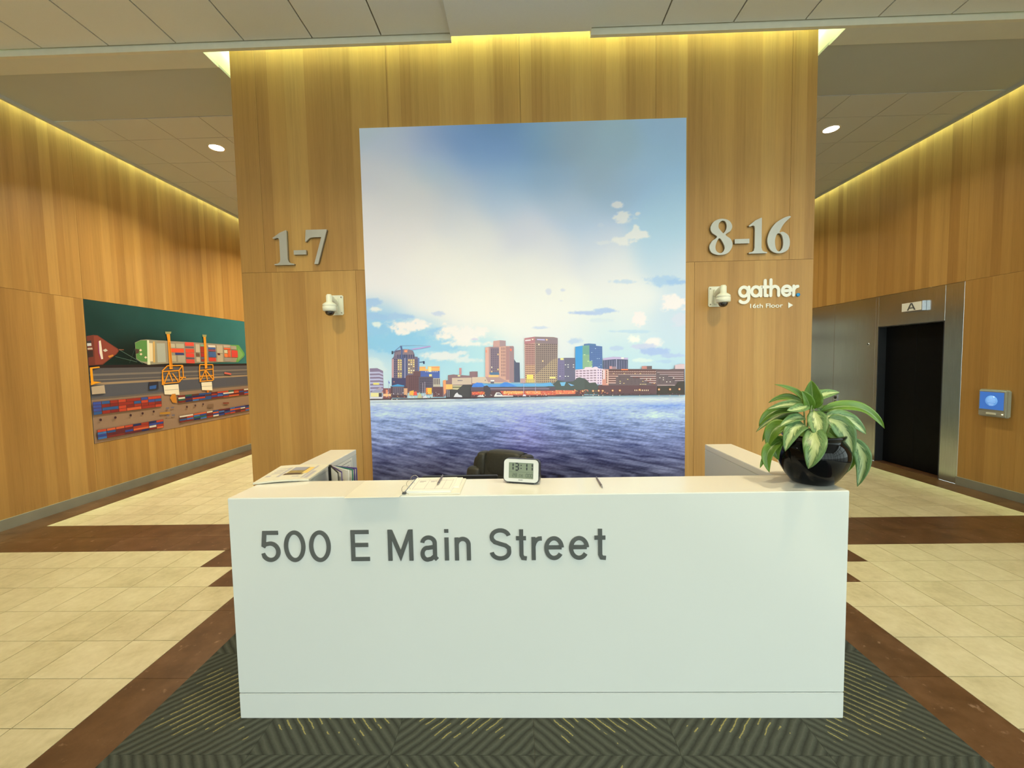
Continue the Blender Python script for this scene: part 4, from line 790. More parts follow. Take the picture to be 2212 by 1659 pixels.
# quay edge, boats, lamps
P(A, [(100, 1580), (820, 1570), (2230, 1545), (2230, 1568), (820, 1592), (100, 1600)], (52, 40, 44)); P(B, [(0, 1545), (1500, 1520), (1500, 1535), (0, 1565)], (60, 44, 48)); P(C, [(-40, 1510), (2190, 1480), (2190, 1495), (-40, 1522)], (70, 54, 56))
P(B, [(440, 1520), (480, 1450), (545, 1450), (610, 1510), (810, 1512), (820, 1530), (440, 1535)], (238, 236, 244)); P(B, [(490, 1470), (545, 1465), (590, 1500), (490, 1500)], (120, 110, 120)); P(B, [(100, 1535), (130, 1510), (220, 1505), (250, 1540)], (240, 238, 244)); P(A, [(1760, 1540), (1790, 1480), (1830, 1450), (1860, 1490), (1920, 1510), (1930, 1545)], (225, 225, 232)); P(A, [(1140, 1560), (1200, 1500), (1240, 1560)], (220, 225, 235)); P(A, [(1040, 1560), (1080, 1440), (1120, 1500), (1130, 1560)], (190, 190, 130)); P(B, [(1000, 1525), (1020, 1490), (1060, 1490), (1075, 1525)], (230, 215, 215))
for o, x, y0, y1 in ((A, 1150, 1260, 1530), (A, 1190, 1240, 1530), (B, 1025, 1220, 1500), (B, 1258, 1240, 1440), (A, 1640, 1410, 1540), (A, 1670, 1410, 1540)): Rr(o, x - 4, y0, x + 4, y1, (190, 180, 190))
for x, y in ((370, 1420), (480, 1415), (560, 1418), (755, 1412), (898, 1410), (1290, 1398), (1672, 1390), (1890, 1388), (2075, 1385), (165, 1424)):
    for r, c in ((26, (180, 100, 60)), (13, (255, 226, 150))): P(C, [(x + r * math.cos(t), y + r * math.sin(t)) for t in np.linspace(0, 6.283, 9)[:-1]], c)
    Rr(C, x - 6, 1497, x + 6, 1520, (255, 235, 190))
for x, y in ((540, 1585), (640, 1585), (900, 1545), (970, 1545)): P(A, [(x + 9 * math.cos(t), y + 9 * math.sin(t)) for t in np.linspace(0, 6.283, 9)[:-1]], (255, 245, 225))
pr.build('printed_picture', ((0, YM, 0), (1, 0, 0), (0, 0, 1), (0, -1, 0)), print_material('mural print'), mural)

# ------------------------------------------------ container port picture on the left wall
pic = box('port_picture', XL - .02, XL + .004, PY0 + .002, PY1 - .002, PZ0 + .002, PZ1 - .002, M['groove']); tag(pic, 'printed aerial picture of a container port on the left wood wall', 'picture')
XP = XL + .0044; pp = Print(bright=False)
def pq(zx, zy, o): p = at(o[0] + zx / 6.379, o[1] + zy / 6.379, 'x', XP); return p.y, p.z
Q6, Q7 = (170, 700), (340, 700)
def PP(o, pts, col): pp.poly([pq(a, b, o) for a, b in pts], col)
gy = np.linspace(PY0 + .002, PY1 - .002, 60); gz_ = np.linspace(PZ0 + .002, PZ1 - .002, 40); GY, GZ = np.meshgrid(gy, gz_)
tt = np.clip((GY - 5.1) / 3.3, 0, 1)[..., None]; col = np.array([12, 52, 52.]) * (1 - tt) + np.array([52, 120, 124.]) * tt + (fbm(GY * 3, GZ * 3, 4, 5)[..., None] - .5) * 14
zq = pq(700, 560, Q6)[1]; dk = np.exp(-((GY - 5.95) / .75) ** 2 - ((GZ - zq - .12) / .30) ** 2)[..., None]; col = col * (1 - .65 * dk)
pp.grid(gy, gz_, lin_np(col))
def bar(z0, z1, c, y0=PY0 + .002, y1=PY1 - .002): pp.poly([(y0, z0), (y1, z0), (y1, z1), (y0, z1)], c)
zq = pq(700, 560, Q6)[1]
bar(PZ0 + .002, zq - .04, (150, 122, 102)); bar(zq - .045, zq + .0, (40, 34, 38))
zr = pq(400, 800, Q6)[1]; bar(zr, zq - .04, (88, 86, 92)); zr2 = pq(700, 980, Q6)[1]; bar(zr2, zr - .02, (84, 86, 98))
for z in (pq(500, 690, Q6)[1], pq(500, 765, Q6)[1], pq(600, 700, Q6)[1]): bar(z, z + .012, (128, 120, 114))
bar(zr - .03, zr + .0, (158, 136, 112)); bar(zr2 - .03, zr2, (150, 126, 106)); bar(zr2 - .02, zr2 + .006, (104, 96, 94))
# left red ship
PP(Q6, [(82, 165), (200, 150), (260, 155), (400, 250), (540, 340), (550, 375), (520, 415), (420, 490), (330, 560), (110, 572)], (112, 56, 48)); PP(Q6, [(205, 165), (255, 160), (395, 255), (530, 345), (540, 372), (510, 410), (410, 485), (320, 550), (225, 560)], (136, 66, 54)); PP(Q6, [(90, 235), (170, 225), (175, 300), (95, 310)], (60, 54, 60)); PP(Q6, [(112, 265), (170, 262), (175, 300), (115, 305)], (200, 200, 205)); PP(Q6, [(95, 330), (185, 325), (190, 350), (98, 352)], (190, 176, 160)); PP(Q6, [(100, 365), (195, 360), (200, 450), (110, 460)], (58, 44, 44))
PP(Q6, [(275, 235), (300, 225), (312, 300), (335, 480), (310, 485), (285, 400)], (226, 214, 200)); PP(Q6, [(264, 240), (275, 235), (285, 400), (310, 485), (300, 485), (270, 390)], (150, 50, 110)); PP(Q6, [(330, 360), (370, 340), (400, 365), (360, 385)], (196, 190, 180)); PP(Q6, [(400, 440), (470, 420), (480, 440), (420, 465)], (200, 130, 60)); PP(Q6, [(550, 345), (620, 350), (620, 358), (550, 362)], (140, 90, 70))
for a, b in (((560, 360), (880, 545)), ((500, 450), (800, 525)), ((770, 340), (695, 540))): PP(Q6, [a, (a[0] + 4, a[1] - 5), (b[0] + 4, b[1] - 5), b], (84, 110, 104))
# container ship
PP(Q6, [(772, 255), (850, 220), (930, 212), (1060, 222), (1230, 232), (1230, 545), (960, 560), (850, 520), (790, 480)], (150, 146, 126)); PP(Q7, [(0, 225), (500, 252), (1000, 285), (1120, 290), (1190, 400), (1190, 450), (1110, 525), (900, 525), (500, 540), (0, 545)], (150, 140, 124))
PP(Q6, [(775, 260), (850, 225), (935, 225), (950, 520), (860, 515), (795, 475)], (88, 136, 76)); PP(Q6, [(940, 222), (965, 222), (985, 560), (945, 560)], (214, 220, 190)); PP(Q6, [(965, 260), (1015, 262), (1020, 515), (980, 515)], (222, 206, 170)); PP(Q6, [(1020, 240), (1045, 240), (1050, 530), (1025, 530)], (206, 166, 100)); PP(Q6, [(1070, 265), (1185, 265), (1200, 525), (1085, 530)], (166, 170, 162)); PP(Q6, [(780, 340), (830, 350), (825, 400), (785, 410)], (80, 60, 54))
for x, y in ((850, 360), (855, 415), (920, 460)): PP(Q6, [(x - 20, y), (x, y - 18), (x + 20, y), (x, y + 18)], (224, 204, 176))
PP(Q7, [(1000, 285), (1120, 290), (1195, 400), (1200, 430), (1110, 525), (1080, 525), (1110, 410)], (98, 158, 84)); PP(Q7, [(1110, 330), (1170, 400), (1175, 430), (1110, 500)], (122, 170, 104))
hold = [(175, 270, 235, 325, (188, 178, 156)), (250, 270, 360, 330, (176, 170, 150)), (180, 335, 360, 390, (226, 84, 56)), (240, 395, 360, 425, (52, 62, 120)), (190, 430, 250, 515, (176, 166, 140)), (275, 430, 375, 525, (168, 160, 144)), (372, 250, 495, 300, (224, 84, 72)), (375, 310, 495, 330, (104, 96, 110)), (380, 340, 500, 395, (218, 76, 58)), (385, 400, 500, 455, (220, 70, 62)), (385, 460, 505, 480, (96, 88, 108)), (390, 485, 505, 540, (206, 76, 66)), (520, 275, 575, 390, (190, 176, 156)), (525, 400, 575, 445, (108, 84, 72)), (530, 455, 580, 520, (190, 176, 156)), (585, 280, 640, 305, (128, 168, 146)), (585, 310, 640, 395, (160, 58, 48)), (590, 400, 640, 450, (172, 48, 50)), (592, 455, 640, 480, (104, 92, 116)), (595, 485, 645, 515, (150, 60, 56)), (690, 290, 790, 320, (216, 206, 196)), (692, 322, 792, 345, (62, 92, 160)), (695, 350, 795, 375, (140, 70, 90)), (695, 380, 800, 455, (66, 98, 152)), (700, 460, 800, 512, (200, 66, 58)), (810, 290, 890, 400, (184, 170, 148)), (815, 405, 895, 520, (178, 164, 142)), (820, 400, 855, 428, (90, 40, 44)), (905, 290, 995, 325, (184, 168, 150)), (908, 328, 1000, 350, (222, 100, 66)), (912, 355, 955, 400, (200, 190, 160)), (915, 405, 960, 455, (226, 120, 70)), (962, 355, 1000, 455, (216, 100, 62)), (918, 460, 1000, 515, (150, 142, 136)), (1012, 360, 1098, 458, (208, 70, 64)), (1005, 300, 1080, 350, (164, 154, 140))]
for a, b, c, d, k in hold: PP(Q7, [(a, b), (c, b + 4), (c + 6, d + 2), (a + 6, d)], k)
# orange gantry cranes
def bars(o, segs, w, c):
    for (x0, y0), (x1, y1) in segs:
        L = math.hypot(x1 - x0, y1 - y0); nx, ny = -(y1 - y0) / L * w / 2, (x1 - x0) / L * w / 2
        PP(o, [(x0 + nx, y0 + ny), (x1 + nx, y1 + ny), (x1 - nx, y1 - ny), (x0 - nx, y0 - ny)], c)
OR, OR2 = (226, 148, 44), (196, 116, 34)
PP(Q7, [(100, 105), (185, 105), (178, 135), (105, 138)], (150, 150, 104)); PP(Q7, [(118, 138), (165, 138), (172, 240), (205, 620), (160, 625), (135, 240)], OR); PP(Q7, [(150, 250), (168, 250), (200, 600), (180, 600)], OR2)
bars(Q7, [((55, 650), (130, 575)), ((130, 575), (340, 570)), ((60, 660), (80, 845)), ((80, 820), (290, 800)), ((290, 800), (350, 730)), ((340, 570), (350, 730)), ((55, 655), (290, 640)), ((290, 640), (335, 575)), ((290, 640), (300, 800)), ((150, 660), (80, 830)), ((150, 660), (200, 790)), ((200, 680), (280, 790)), ((300, 735), (385, 735)), ((60, 700), (60, 840))], 15, OR)
PP(Q7, [(75, 845), (280, 828), (295, 975), (90, 970)], (236, 226, 204)); PP(Q7, [(90, 908), (280, 895), (282, 902), (92, 915)], (180, 168, 150)); PP(Q7, [(190, 965), (240, 960), (260, 1090), (200, 1080), (165, 1020)], (200, 130, 50))
PP(Q7, [(610, 145), (670, 148), (665, 178), (615, 178)], (150, 150, 104)); PP(Q7, [(624, 178), (658, 178), (665, 280), (680, 610), (645, 615), (632, 270)], OR)
bars(Q7, [((575, 560), (755, 560)), ((575, 560), (570, 640)), ((570, 640), (580, 800)), ((755, 560), (765, 770)), ((580, 790), (760, 775)), ((570, 640), (760, 620)), ((650, 640), (585, 780)), ((660, 640), (755, 760)), ((650, 640), (680, 780)), ((580, 720), (765, 710))], 14, OR)
PP(Q7, [(595, 805), (740, 795), (750, 915), (605, 910)], (236, 226, 204)); PP(Q7, [(600, 858), (742, 850), (743, 856), (601, 864)], (180, 168, 150)); PP(Q7, [(668, 912), (700, 910), (705, 1010), (680, 1010)], OR2)
PP(Q6, [(110, 600), (270, 585), (280, 600), (175, 615), (190, 790), (300, 800), (220, 820), (140, 845)], (238, 160, 36)); PP(Q6, [(155, 865), (340, 840), (355, 955), (170, 970)], (184, 166, 146)); PP(Q6, [(955, 800), (1085, 790), (1090, 890), (960, 905)], (48, 46, 60)); PP(Q6, [(965, 855), (1060, 840), (1055, 890), (965, 900)], (50, 90, 160)); PP(Q7, [(915, 660), (1010, 680), (1005, 702), (912, 685)], (206, 104, 92))
# yard stacks
CPAL = [(160, 56, 44), (190, 70, 50), (120, 44, 44), (40, 80, 140), (50, 70, 150), (206, 96, 60), (40, 96, 84), (214, 208, 196), (34, 44, 96), (96, 40, 52), (60, 110, 180)]
def block(c00, c10, c11, c01, nr, nc, pal, fill=1.):
    pp.poly([c00, c10, c11, c01], (86, 50, 48)); pp.k += 1
    def bl(u, v): return tuple((c00[i] * (1 - u) + c10[i] * u) * (1 - v) + (c01[i] * (1 - u) + c11[i] * u) * v for i in (0, 1))
    for r in range(nr):
        x = 0
        while x < nc:
            L = random.choice((1, 1, 1, 2)); 
            if random.random() < fill:
                u0, u1 = (x + .04) / nc, min(1, (x + L - .04) / nc); v0, v1 = (r + .06) / nr, (r + .94) / nr
                pp.poly([bl(u0, v0), bl(u1, v0), bl(u1, v1), bl(u0, v1)], random.choice(pal), layer=0)
            x += L
RED = [(160, 56, 44), (190, 70, 50), (150, 50, 44), (206, 96, 60), (130, 44, 44), (50, 90, 150), (50, 96, 84), (60, 80, 160)]
def zc(px, py): return at(px, py, 'x', XP).z
def yc_(px): return at(px, 850, 'x', XP).y
# rows follow the quay line: constant height on the wall
def rowblock(xa, xb, ytop, ybot, nr, nc, pal, fill=.97):
    y0, y1 = yc_(xa), yc_(xb); zt = (zc(xa, ytop[0]) + zc(xb, ytop[1])) / 2; zb_ = (zc(xa, ybot[0]) + zc(xb, ybot[1])) / 2
    block((y0, zt), (y1, zt), (y1, zb_), (y0, zb_), nr, nc, pal, fill)
rowblock(196, 346, (868, 855), (899, 877), 4, 9, RED); rowblock(382, 536, (860, 835), (873, 850), 4, 12, CPAL)
rowblock(201, 347, (932, 905), (951, 925), 4, 8, CPAL); rowblock(382, 537, (897, 876), (913, 887), 4, 12, CPAL)
for x, y in ((215, 907), (247, 902), (280, 897), (306, 893), (330, 889), (402, 879), (420, 876), (437, 873)): 
    c = at(x, y, 'x', XP); r = .018; pp.poly([(c.y + r * math.cos(t), c.z + r * math.sin(t)) for t in np.linspace(0, 6.28, 9)[:-1]], (64, 40, 48))
PP(Q7, [(20, 1220), (165, 1210), (165, 1235), (20, 1245)], (180, 130, 50)); PP(Q7, [(895, 1080), (975, 1078), (975, 1098), (895, 1102)], (130, 66, 54)); PP(Q7, [(680, 1110), (760, 1098), (765, 1140), (685, 1148)], (128, 100, 80))
for x, y in ((105, 1150), (175, 1142), (110, 1255), (185, 1248)): PP(Q7, [(x, y), (x + 40, y - 3), (x + 40, y + 15), (x, y + 18)], (110, 104, 122))
V0 = np.array(pp.v); V0[:, 0] = np.clip(V0[:, 0], PY0 + .002, PY1 - .002); V0[:, 1] = np.clip(V0[:, 1], PZ0 + .002, PZ1 - .002); pp.v = V0.tolist()
pp.build('printed_picture', ((XP, 0, 0), (0, 1, 0), (0, 0, 1), (1, 0, 0)), print_material('port print'), pic)

# ================================================================== THINGS ON THE DESK
def local(parent, loc, rz, fn):
    """build fn() children around the origin, then hang them on parent placed at loc, rz"""
    e = empty(parent, loc, rz); return e
def lbox(t, name, x0, x1, y0, y1, z0, z1, mat, par=None, bevel=0., seg=2, rot=None):
    bm = bmesh.new(); addbox(bm, x0, x1, y0, y1, z0, z1)
    if bevel: bmesh.ops.bevel(bm, geom=bm.edges[:], offset=bevel, segments=seg, affect='EDGES')
    if rot is not None: bmesh.ops.transform(bm, matrix=rot, verts=bm.verts[:])
    o = finish(name, bm, mat); o.parent = par or t; return o
def lput(o, t): o.parent = t; o.matrix_parent_inverse = Matrix.Identity(4); return o
TOP = DH + .0006
# ---- alarm clock, its right end nearer the viewer
pc0 = at(1090, 1043.5, 'z', DH); pc1 = at(1161, 1048, 'z', DH); ang = math.atan2(pc1.y - pc0.y, pc1.x - pc0.x)
cw = (pc1 - pc0).length + .012; ch = .118
clk = empty('alarm_clock', ((pc0.x + pc1.x) / 2, (pc0.y + pc1.y) / 2, TOP + .0068), ang); tag(clk, 'silver digital alarm clock showing 13:11 on the desk counter', 'clock')
lean = Matrix.Translation((0, 0, 0)) @ Matrix.Rotation(math.radians(-9), 4, 'X')
def rrect(w, h, r, n=6): 
    out = []
    for cx, cz, a in ((w / 2 - r, h / 2 - r, 0), (-w / 2 + r, h / 2 - r, 90), (-w / 2 + r, -h / 2 + r, 180), (w / 2 - r, -h / 2 + r, 270)): out += arc(cx, cz, r, r, a, a + 90, n)
    return out
def ck(name, loops, y, depth, mat, par=None):
    o = loops_mesh(name, loops, ((0, y, ch / 2), (1, 0, 0), (0, 0, 1), (0, -1, 0)), depth, mat)
    o.data.transform(lean); return lput(o, par or clk)
ck('body', [rrect(cw + .004, ch, .022)], .040, .038, M['black']); ck('bezel', [rrect(cw - .004, ch - .006, .020), rrect(cw * .70, ch * .66, .003)], .003, .005, M['silver'])
lbox(clk, 'foot', -cw * .35, cw * .35, .004, .034, -.0064, .004, M['black'])
lc = ck('display', [rrect(cw * .71, ch * .67, .003)], .003, .003, M['lcd'])
def sega(x, z, w, h, t, on, name, mat, depth=.0005):
    L = []
    def hb(zc): L.append([(x + .15 * t, zc), (x + t * .6, zc + t / 2), (x + w - t * .6, zc + t / 2), (x + w - .15 * t, zc), (x + w - t * .6, zc - t / 2), (x + t * .6, zc - t / 2)])
    def vb(xc, za, zb): L.append([(xc, za), (xc + t / 2, za + t * .5), (xc + t / 2, zb - t * .5), (xc, zb), (xc - t / 2, zb - t * .5), (xc - t / 2, za + t * .5)])
    for s in on:
        if s == 'a': hb(z + h)
        if s == 'g': hb(z + h / 2)
        if s == 'd': hb(z)
        if s == 'f': vb(x, z + h / 2 + t * .1, z + h - t * .1)
        if s == 'b': vb(x + w, z + h / 2 + t * .1, z + h - t * .1)
        if s == 'e': vb(x, z + t * .1, z + h / 2 - t * .1)
        if s == 'c': vb(x + w, z + t * .1, z + h / 2 - t * .1)
    return ck(name, L, -.0001, depth, mat, lc)
DG = {'1': 'bc', '3': 'abgcd', '2': 'abged', '8': 'abcdefg', '0': 'abcdef'}
dw = cw * .70; x_ = -dw / 2
for c, fx in (('1', .02), ('3', .24), ('1', .58), ('1', .80)): sega(x_ + dw * fx + .002, .0015, dw * .135, .034, .0064, DG[c], 'digit', M['seg'])
for dz in (.011, .026): ck('colon', [[(a + x_ + dw * .50, b + dz) for a, b in rrect(.0055, .0055, .001)]], -.0001, .0006, M['seg'], lc)
ck('divider_line', [[(x_, -.0075), (-x_, -.0075), (-x_, -.0068), (x_, -.0068)]], 0, .0005, M['seg2'], lc)
for c, fx in (('2', .15), ('8', .26), ('0', .70), ('0', .80), ('0', .90)): sega(x_ + dw * fx, -.031, dw * .07, .016, .0022, DG[c], 'small_digit', M['seg2'])
for tx, fx in (('DE', .42),):
    o, _ = text_mesh('small_letters', tx, .018, ((x_ + dw * fx, -.0004, ch / 2 - .031), (1, 0, 0), (0, 0, 1), (0, -1, 0)), .0004, M['seg2']); o.data.transform(lean); lput(o, lc)
o, w_ = text_mesh('maker_lettering', 'SHARP', .0075, ((-.012, -.0022, .0105), (1, 0, 0), (0, 0, 1), (0, -1, 0)), .0005, M['seg']); o.data.transform(lean); lput(o, clk)
# ---- open ring binder with the sign-in sheets
bA, bB, bC, bD = at(738, 1079, 'z', DH), at(778, 1041, 'z', DH), at(868, 1069, 'z', DH), at(886, 1030, 'z', DH); bE = at(985, 1068, 'z', DH); bF = at(998, 1031, 'z', DH)
axu = Vector((bE.x - bC.x, bE.y - bC.y, 0)).normalized(); brz = math.atan2(axu.y, axu.x) * .5 + .02
bind = empty('ring_binder', (bC.x + .012, 1.858, TOP), brz); tag(bind, 'open white ring binder with sign-in sheets on the desk counter', 'binder')
lbox(bind, 'left_cover', -.268, -.014, -.035, .225, 0, .003, M['vinyl'], None, .001, 1, Matrix.Rotation(math.radians(0), 4, 'Z'))
lbox(bind, 'spine', -.014, .02, -.004, .235, 0, .004, M['vinyl'], None, .001, 1); lbox(bind, 'right_cover', .02, .262, -.002, .240, 0, .005, M['vinyl'], None, .002, 2)
pg = lbox(bind, 'paper_stack', .008, .218, .004, .222, .0055, .017, M['paper'], None, .001, 1); lbox(bind, 'loose_sheet', .10, .246, .075, .232, .0052, .012, M['paper'], None, .0008, 1)
bm = bmesh.new()
def thin(x0, x1, y0, y1): addbox(bm, x0, x1, y0, y1, .0171, .0174)
for y in (.03, .165, .185): thin(.03, .205, y, y + .0014)
for x in (.03, .085, .135, .17, .205): thin(x, x + .0014, .03, .186)
for x in (.04, .095): thin(x, x + .03, .150, .158); thin(x, x + .02, .140, .145)
o = finish('form_lines', bm, M['ink']); lput(o, pg)
rl = lbox(bind, 'ring_rail', -.004, .006, .0, .230, .004, .011, M['ring'], None, .002, 2); lbox(bind, 'rail_lever', -.008, .010, -.008, .006, .004, .014, M['groove'], None, .002, 1)
for y in (.03, .115, .20):
    bm = bmesh.new(); tube(bm, [(.001 + .0 + .020 * math.cos(a), y, .016 + .020 * math.sin(a)) for a in np.linspace(-.6, 3.74, 18)], .0012, 6); o = finish('ring', bm, M['ring']); lput(o, bind)
def pen(name, p0, p1, label, z):
    d = p1 - p0; L = d.length; t = empty(name, (p0.x, p0.y, z), math.atan2(d.y, d.x)); tag(t, label, 'pen')
    for nm, pf, mt in (('barrel', [(.0042, .028), (.0046, .045), (.0045, L - .012), (.003, L - .004), (0, L - .003)], M['pen']), ('tip', [(0, 0), (.0012, .004), (.0038, .022), (.0042, .028)], M['penm'])):
        bm = bmesh.new(); lathe(bm, pf, (0, 0, .0046), 14, 'x'); o = finish(nm, bm, mt); lput(o, t)
    o = lbox(t, 'clip', L - .05, L - .008, -.0012, .0012, .0090, .0102, M['penm']); return t
zp = DH + .019
pen('ballpoint_pen', at(944, 1050, 'z', zp), at(957, 1028, 'z', zp), 'dark pen lying across the sheets of the open binder', zp)
pen('ballpoint_pen', at(1302, 1056, 'z', DH), at(1288, 1033, 'z', DH), 'dark pen lying alone on the counter right of the clock', TOP)
# ---- folded newspaper on the left wing, drooping inward
nA, nB, nC, nD = at(546, 1043, 'z', DH + .012), at(667, 1038, 'z', DH + .004), at(711, 1004, 'z', DH + .012), at(607, 1006, 'z', DH + .012)
nws = empty('newspaper', (nA.x, nA.y, TOP)); tag(nws, 'folded newspaper with a colour photo on the left end of the desk', 'newspaper')
def nq(u, v): return (nA * (1 - u) + nB * u) * (1 - v) + (nD * (1 - u) + nC * u) * v
def sheet(name, u0, u1, v0, v1, z, mat, th=.0, n=8):
    bm = bmesh.new(); tops = []; bots = []
    for j in range(n + 1):
        v = v0 + (v1 - v0) * j / n
        for i in range(n + 1):
            u = u0 + (u1 - u0) * i / n; p = nq(u, v); h = DH + .0012 + z + .010 * math.sin(u * 3.0) * .6 + (0 if u < .62 else -.0)
            tops.append(bm.verts.new((p.x, p.y, h))); 
            if th: bots.append(bm.verts.new((p.x, p.y, h - th)))
    k = n + 1
    for j in range(n):
        for i in range(n):
            q = (j * k + i, j * k + i + 1, (j + 1) * k + i + 1, (j + 1) * k + i); bm.faces.new([tops[a] for a in q])
            if th: bm.faces.new([bots[a] for a in reversed(q)])
    if th:
        ed = [i for i in range(k)] + [j * k + n for j in range(1, k)] + [n * k + i for i in range(n - 1, -1, -1)] + [j * k for j in range(n - 1, 0, -1)]
        for a, b in zip(ed, ed[1:] + ed[:1]): bm.faces.new((tops[b], tops[a], bots[a], bots[b]))
    o = finish(name, bm, mat, nws); return o
nb = sheet('folded_pages', 0, 1, 0, 1, .010, M['news'], .009); sheet('lower_fold', .0, .93, .01, .97, .0010, M['news'], .0012)
sheet('photo', .40, .74, .30, .80, .0104, plain('newspaper photo', (150, 130, 80), .9, var=.5, scale=30), 0)
sheet('photo_sky', .40, .68, .58, .80, .0107, plain('newspaper photo sky', (150, 150, 165), .9, var=.1, scale=30), 0); sheet('photo_dark', .38, .70, .30, .40, .0107, plain('newspaper photo dark', (84, 64, 48), .9, var=.3, scale=40), 0); sheet('photo_yellow', .70, .80, .40, .80, .0106, plain('newspaper yellow box', (222, 190, 110), .9), 0)
for u0, u1, v0, v1 in ((.80, .84, .10, .92), (.86, .93, .08, .55), (.10, .28, .42, .46), (.10, .28, .52, .56), (.10, .28, .62, .66), (.10, .30, .74, .77), (.30, .36, .20, .80), (.60, .72, .18, .22), (.06, .16, .26, .34)): sheet('print_column', u0, u1, v0, v1, .0106, M['ink'], 0)
# ---- flip rack of document sleeves at the inner face of the left wing
hx, hy = -1.150, 2.40
rk = empty('document_flip_rack', (hx, hy, .74)); tag(rk, 'flip rack of document sleeves with purple and green edges inside the desk', 'document rack')
ptop = at(714, 1004.5, 'y', hy); zt = ptop.z; hx = ptop.x
boxes('rack_post', [(hx - .012, hx + .004, hy - .008, hy + .008, .745, zt)], M['black'], rk); box('rack_base', hx - .03, hx + .10, hy - .06, hy + .06, .7402, .748, M['black'], rk, .002, 1)
for ai, (tx, ty, mt) in enumerate(((731, 1024.5, 'black'), (739, 1022.5, 'purple'), (753.5, 1021, 'paper'), (762, 1018, 'green'), (766, 1015.5, 'purple'), (771, 1013, 'purple'))):
    # sleeve tip: same length, find the angle whose tip lands on the seen column
    best = min(((abs(proj_np(np.array([hx + .20 * math.cos(a)]), np.array([hy + .20 * math.sin(a)]), np.array([zt - .012]))[0][0] - tx), a) for a in np.linspace(-1.45, .25, 120)), key=lambda q: q[0])
    a = best[1]; sl = empty('x', (0, 0, 0)); bpy.data.objects.remove(sl)
    T = Matrix.Translation((hx, hy, 0)) @ Matrix.Rotation(a, 4, 'Z'); z1 = zt - .001; z0 = z1 - .29; w = .20
    bm = bmesh.new(); addbox(bm, .010, w - .004, -.0006, .0006, z0 + .006, z1 - .012)
    # top edge slopes down outward
    bmesh.ops.transform(bm, matrix=T, verts=bm.verts[:]); o = finish('sleeve', bm, M['paper'], rk)
    bm = bmesh.new(); addbox(bm, .004, w, -.0016, .0016, z1 - .007, z1); addbox(bm, w - .006, w, -.0016, .0016, z0, z1 - .007); addbox(bm, .004, w, -.0016, .0016, z0, z0 + .006)
    bmesh.ops.transform(bm, matrix=T, verts=bm.verts[:]); finish('sleeve_edge', bm, M[mt], o)
# ---- notices pinned on the inner face of the left wing
for y0, y1, z0, z1, lb in ((2.52, 2.80, .80, 1.045, 'white printed notice sheet taped inside the left desk wing'),):
    n_ = box('notice_sheet', WL1 + .0006, WL1 + .0012, y0, y1, z0, z1, M['paper']); tag(n_, lb, 'notice')
    boxes('printed_frame', [(WL1 + .0012, WL1 + .0015, y0 + .015, y1 - .015, z, z + .003) for z in (z1 - .02, z1 - .09, z1 - .17)] + [(WL1 + .0012, WL1 + .0015, y, y + .003, z1 - .20, z1 - .02) for y in (y0 + .015, y1 - .018)], M['inkd'], n_)
    boxes('printed_text', [(WL1 + .0012, WL1 + .0015, y0 + .04, y1 - .05 - .03 * (i % 2), z1 - .045 - .022 * i, z1 - .040 - .022 * i) for i in range(5)], M['ink'], n_)
# ---- monitor behind the counter
mo = at(1075, 1029, 'y', 2.42); mx1 = mo.x; mz = mo.z + .004
mon = empty('monitor', (mx1 - .22, 2.45, .74)); tag(mon, 'black monitor whose top edge shows behind the counter left of the chair', 'monitor')
box('display_panel', mx1 - .46, mx1, 2.42, 2.45, mz - .28, mz, M['black'], mon, .004, 2); box('stand_neck', mx1 - .25, mx1 - .21, 2.45, 2.475, .75, mz - .12, M['black'], mon); box('stand_base', mx1 - .33, mx1 - .13, 2.38, 2.54, .7401, .752, M['black'], mon, .003, 1)

# ================================================================== OFFICE CHAIR
cy_ = 3.0; cth = math.radians(155); hp = at(1092, 972, 'y', cy_); czt = hp.z
ch_ = empty('office_chair', (hp.x - .30 * math.sin(cth), cy_ + .30 * math.cos(cth), 0), cth); tag(ch_, 'black padded leather office chair behind the white desk', 'chair')
def pad(name, w, d, h, c, mat, tilt=0., puff=.35, sub=3, par=None):
    bm = bmesh.new(); bmesh.ops.create_cube(bm, size=1); bmesh.ops.subdivide_edges(bm, edges=bm.edges[:], cuts=6, use_grid_fill=True)
    for v in bm.verts:
        p = v.co * 2
        q = Vector([math.copysign(abs(x), x) for x in p]); ss = (abs(p.x) ** 4 + abs(p.y) ** 4 + abs(p.z) ** 4) ** .25
        e = p / ss; v.co = p * (1 - puff) + e * puff * 1.0
        v.co = Vector((v.co.x * w / 2, v.co.y * d / 2, v.co.z * h / 2))
    bmesh.ops.transform(bm, matrix=Matrix.Translation(c) @ Matrix.Rotation(tilt, 4, 'X'), verts=bm.verts[:])
    o = finish(name, bm, mat, None, True); lput(o, par or ch_); md = o.modifiers.new('s', 'SUBSURF'); md.levels = 1; md.render_levels = 2; return o
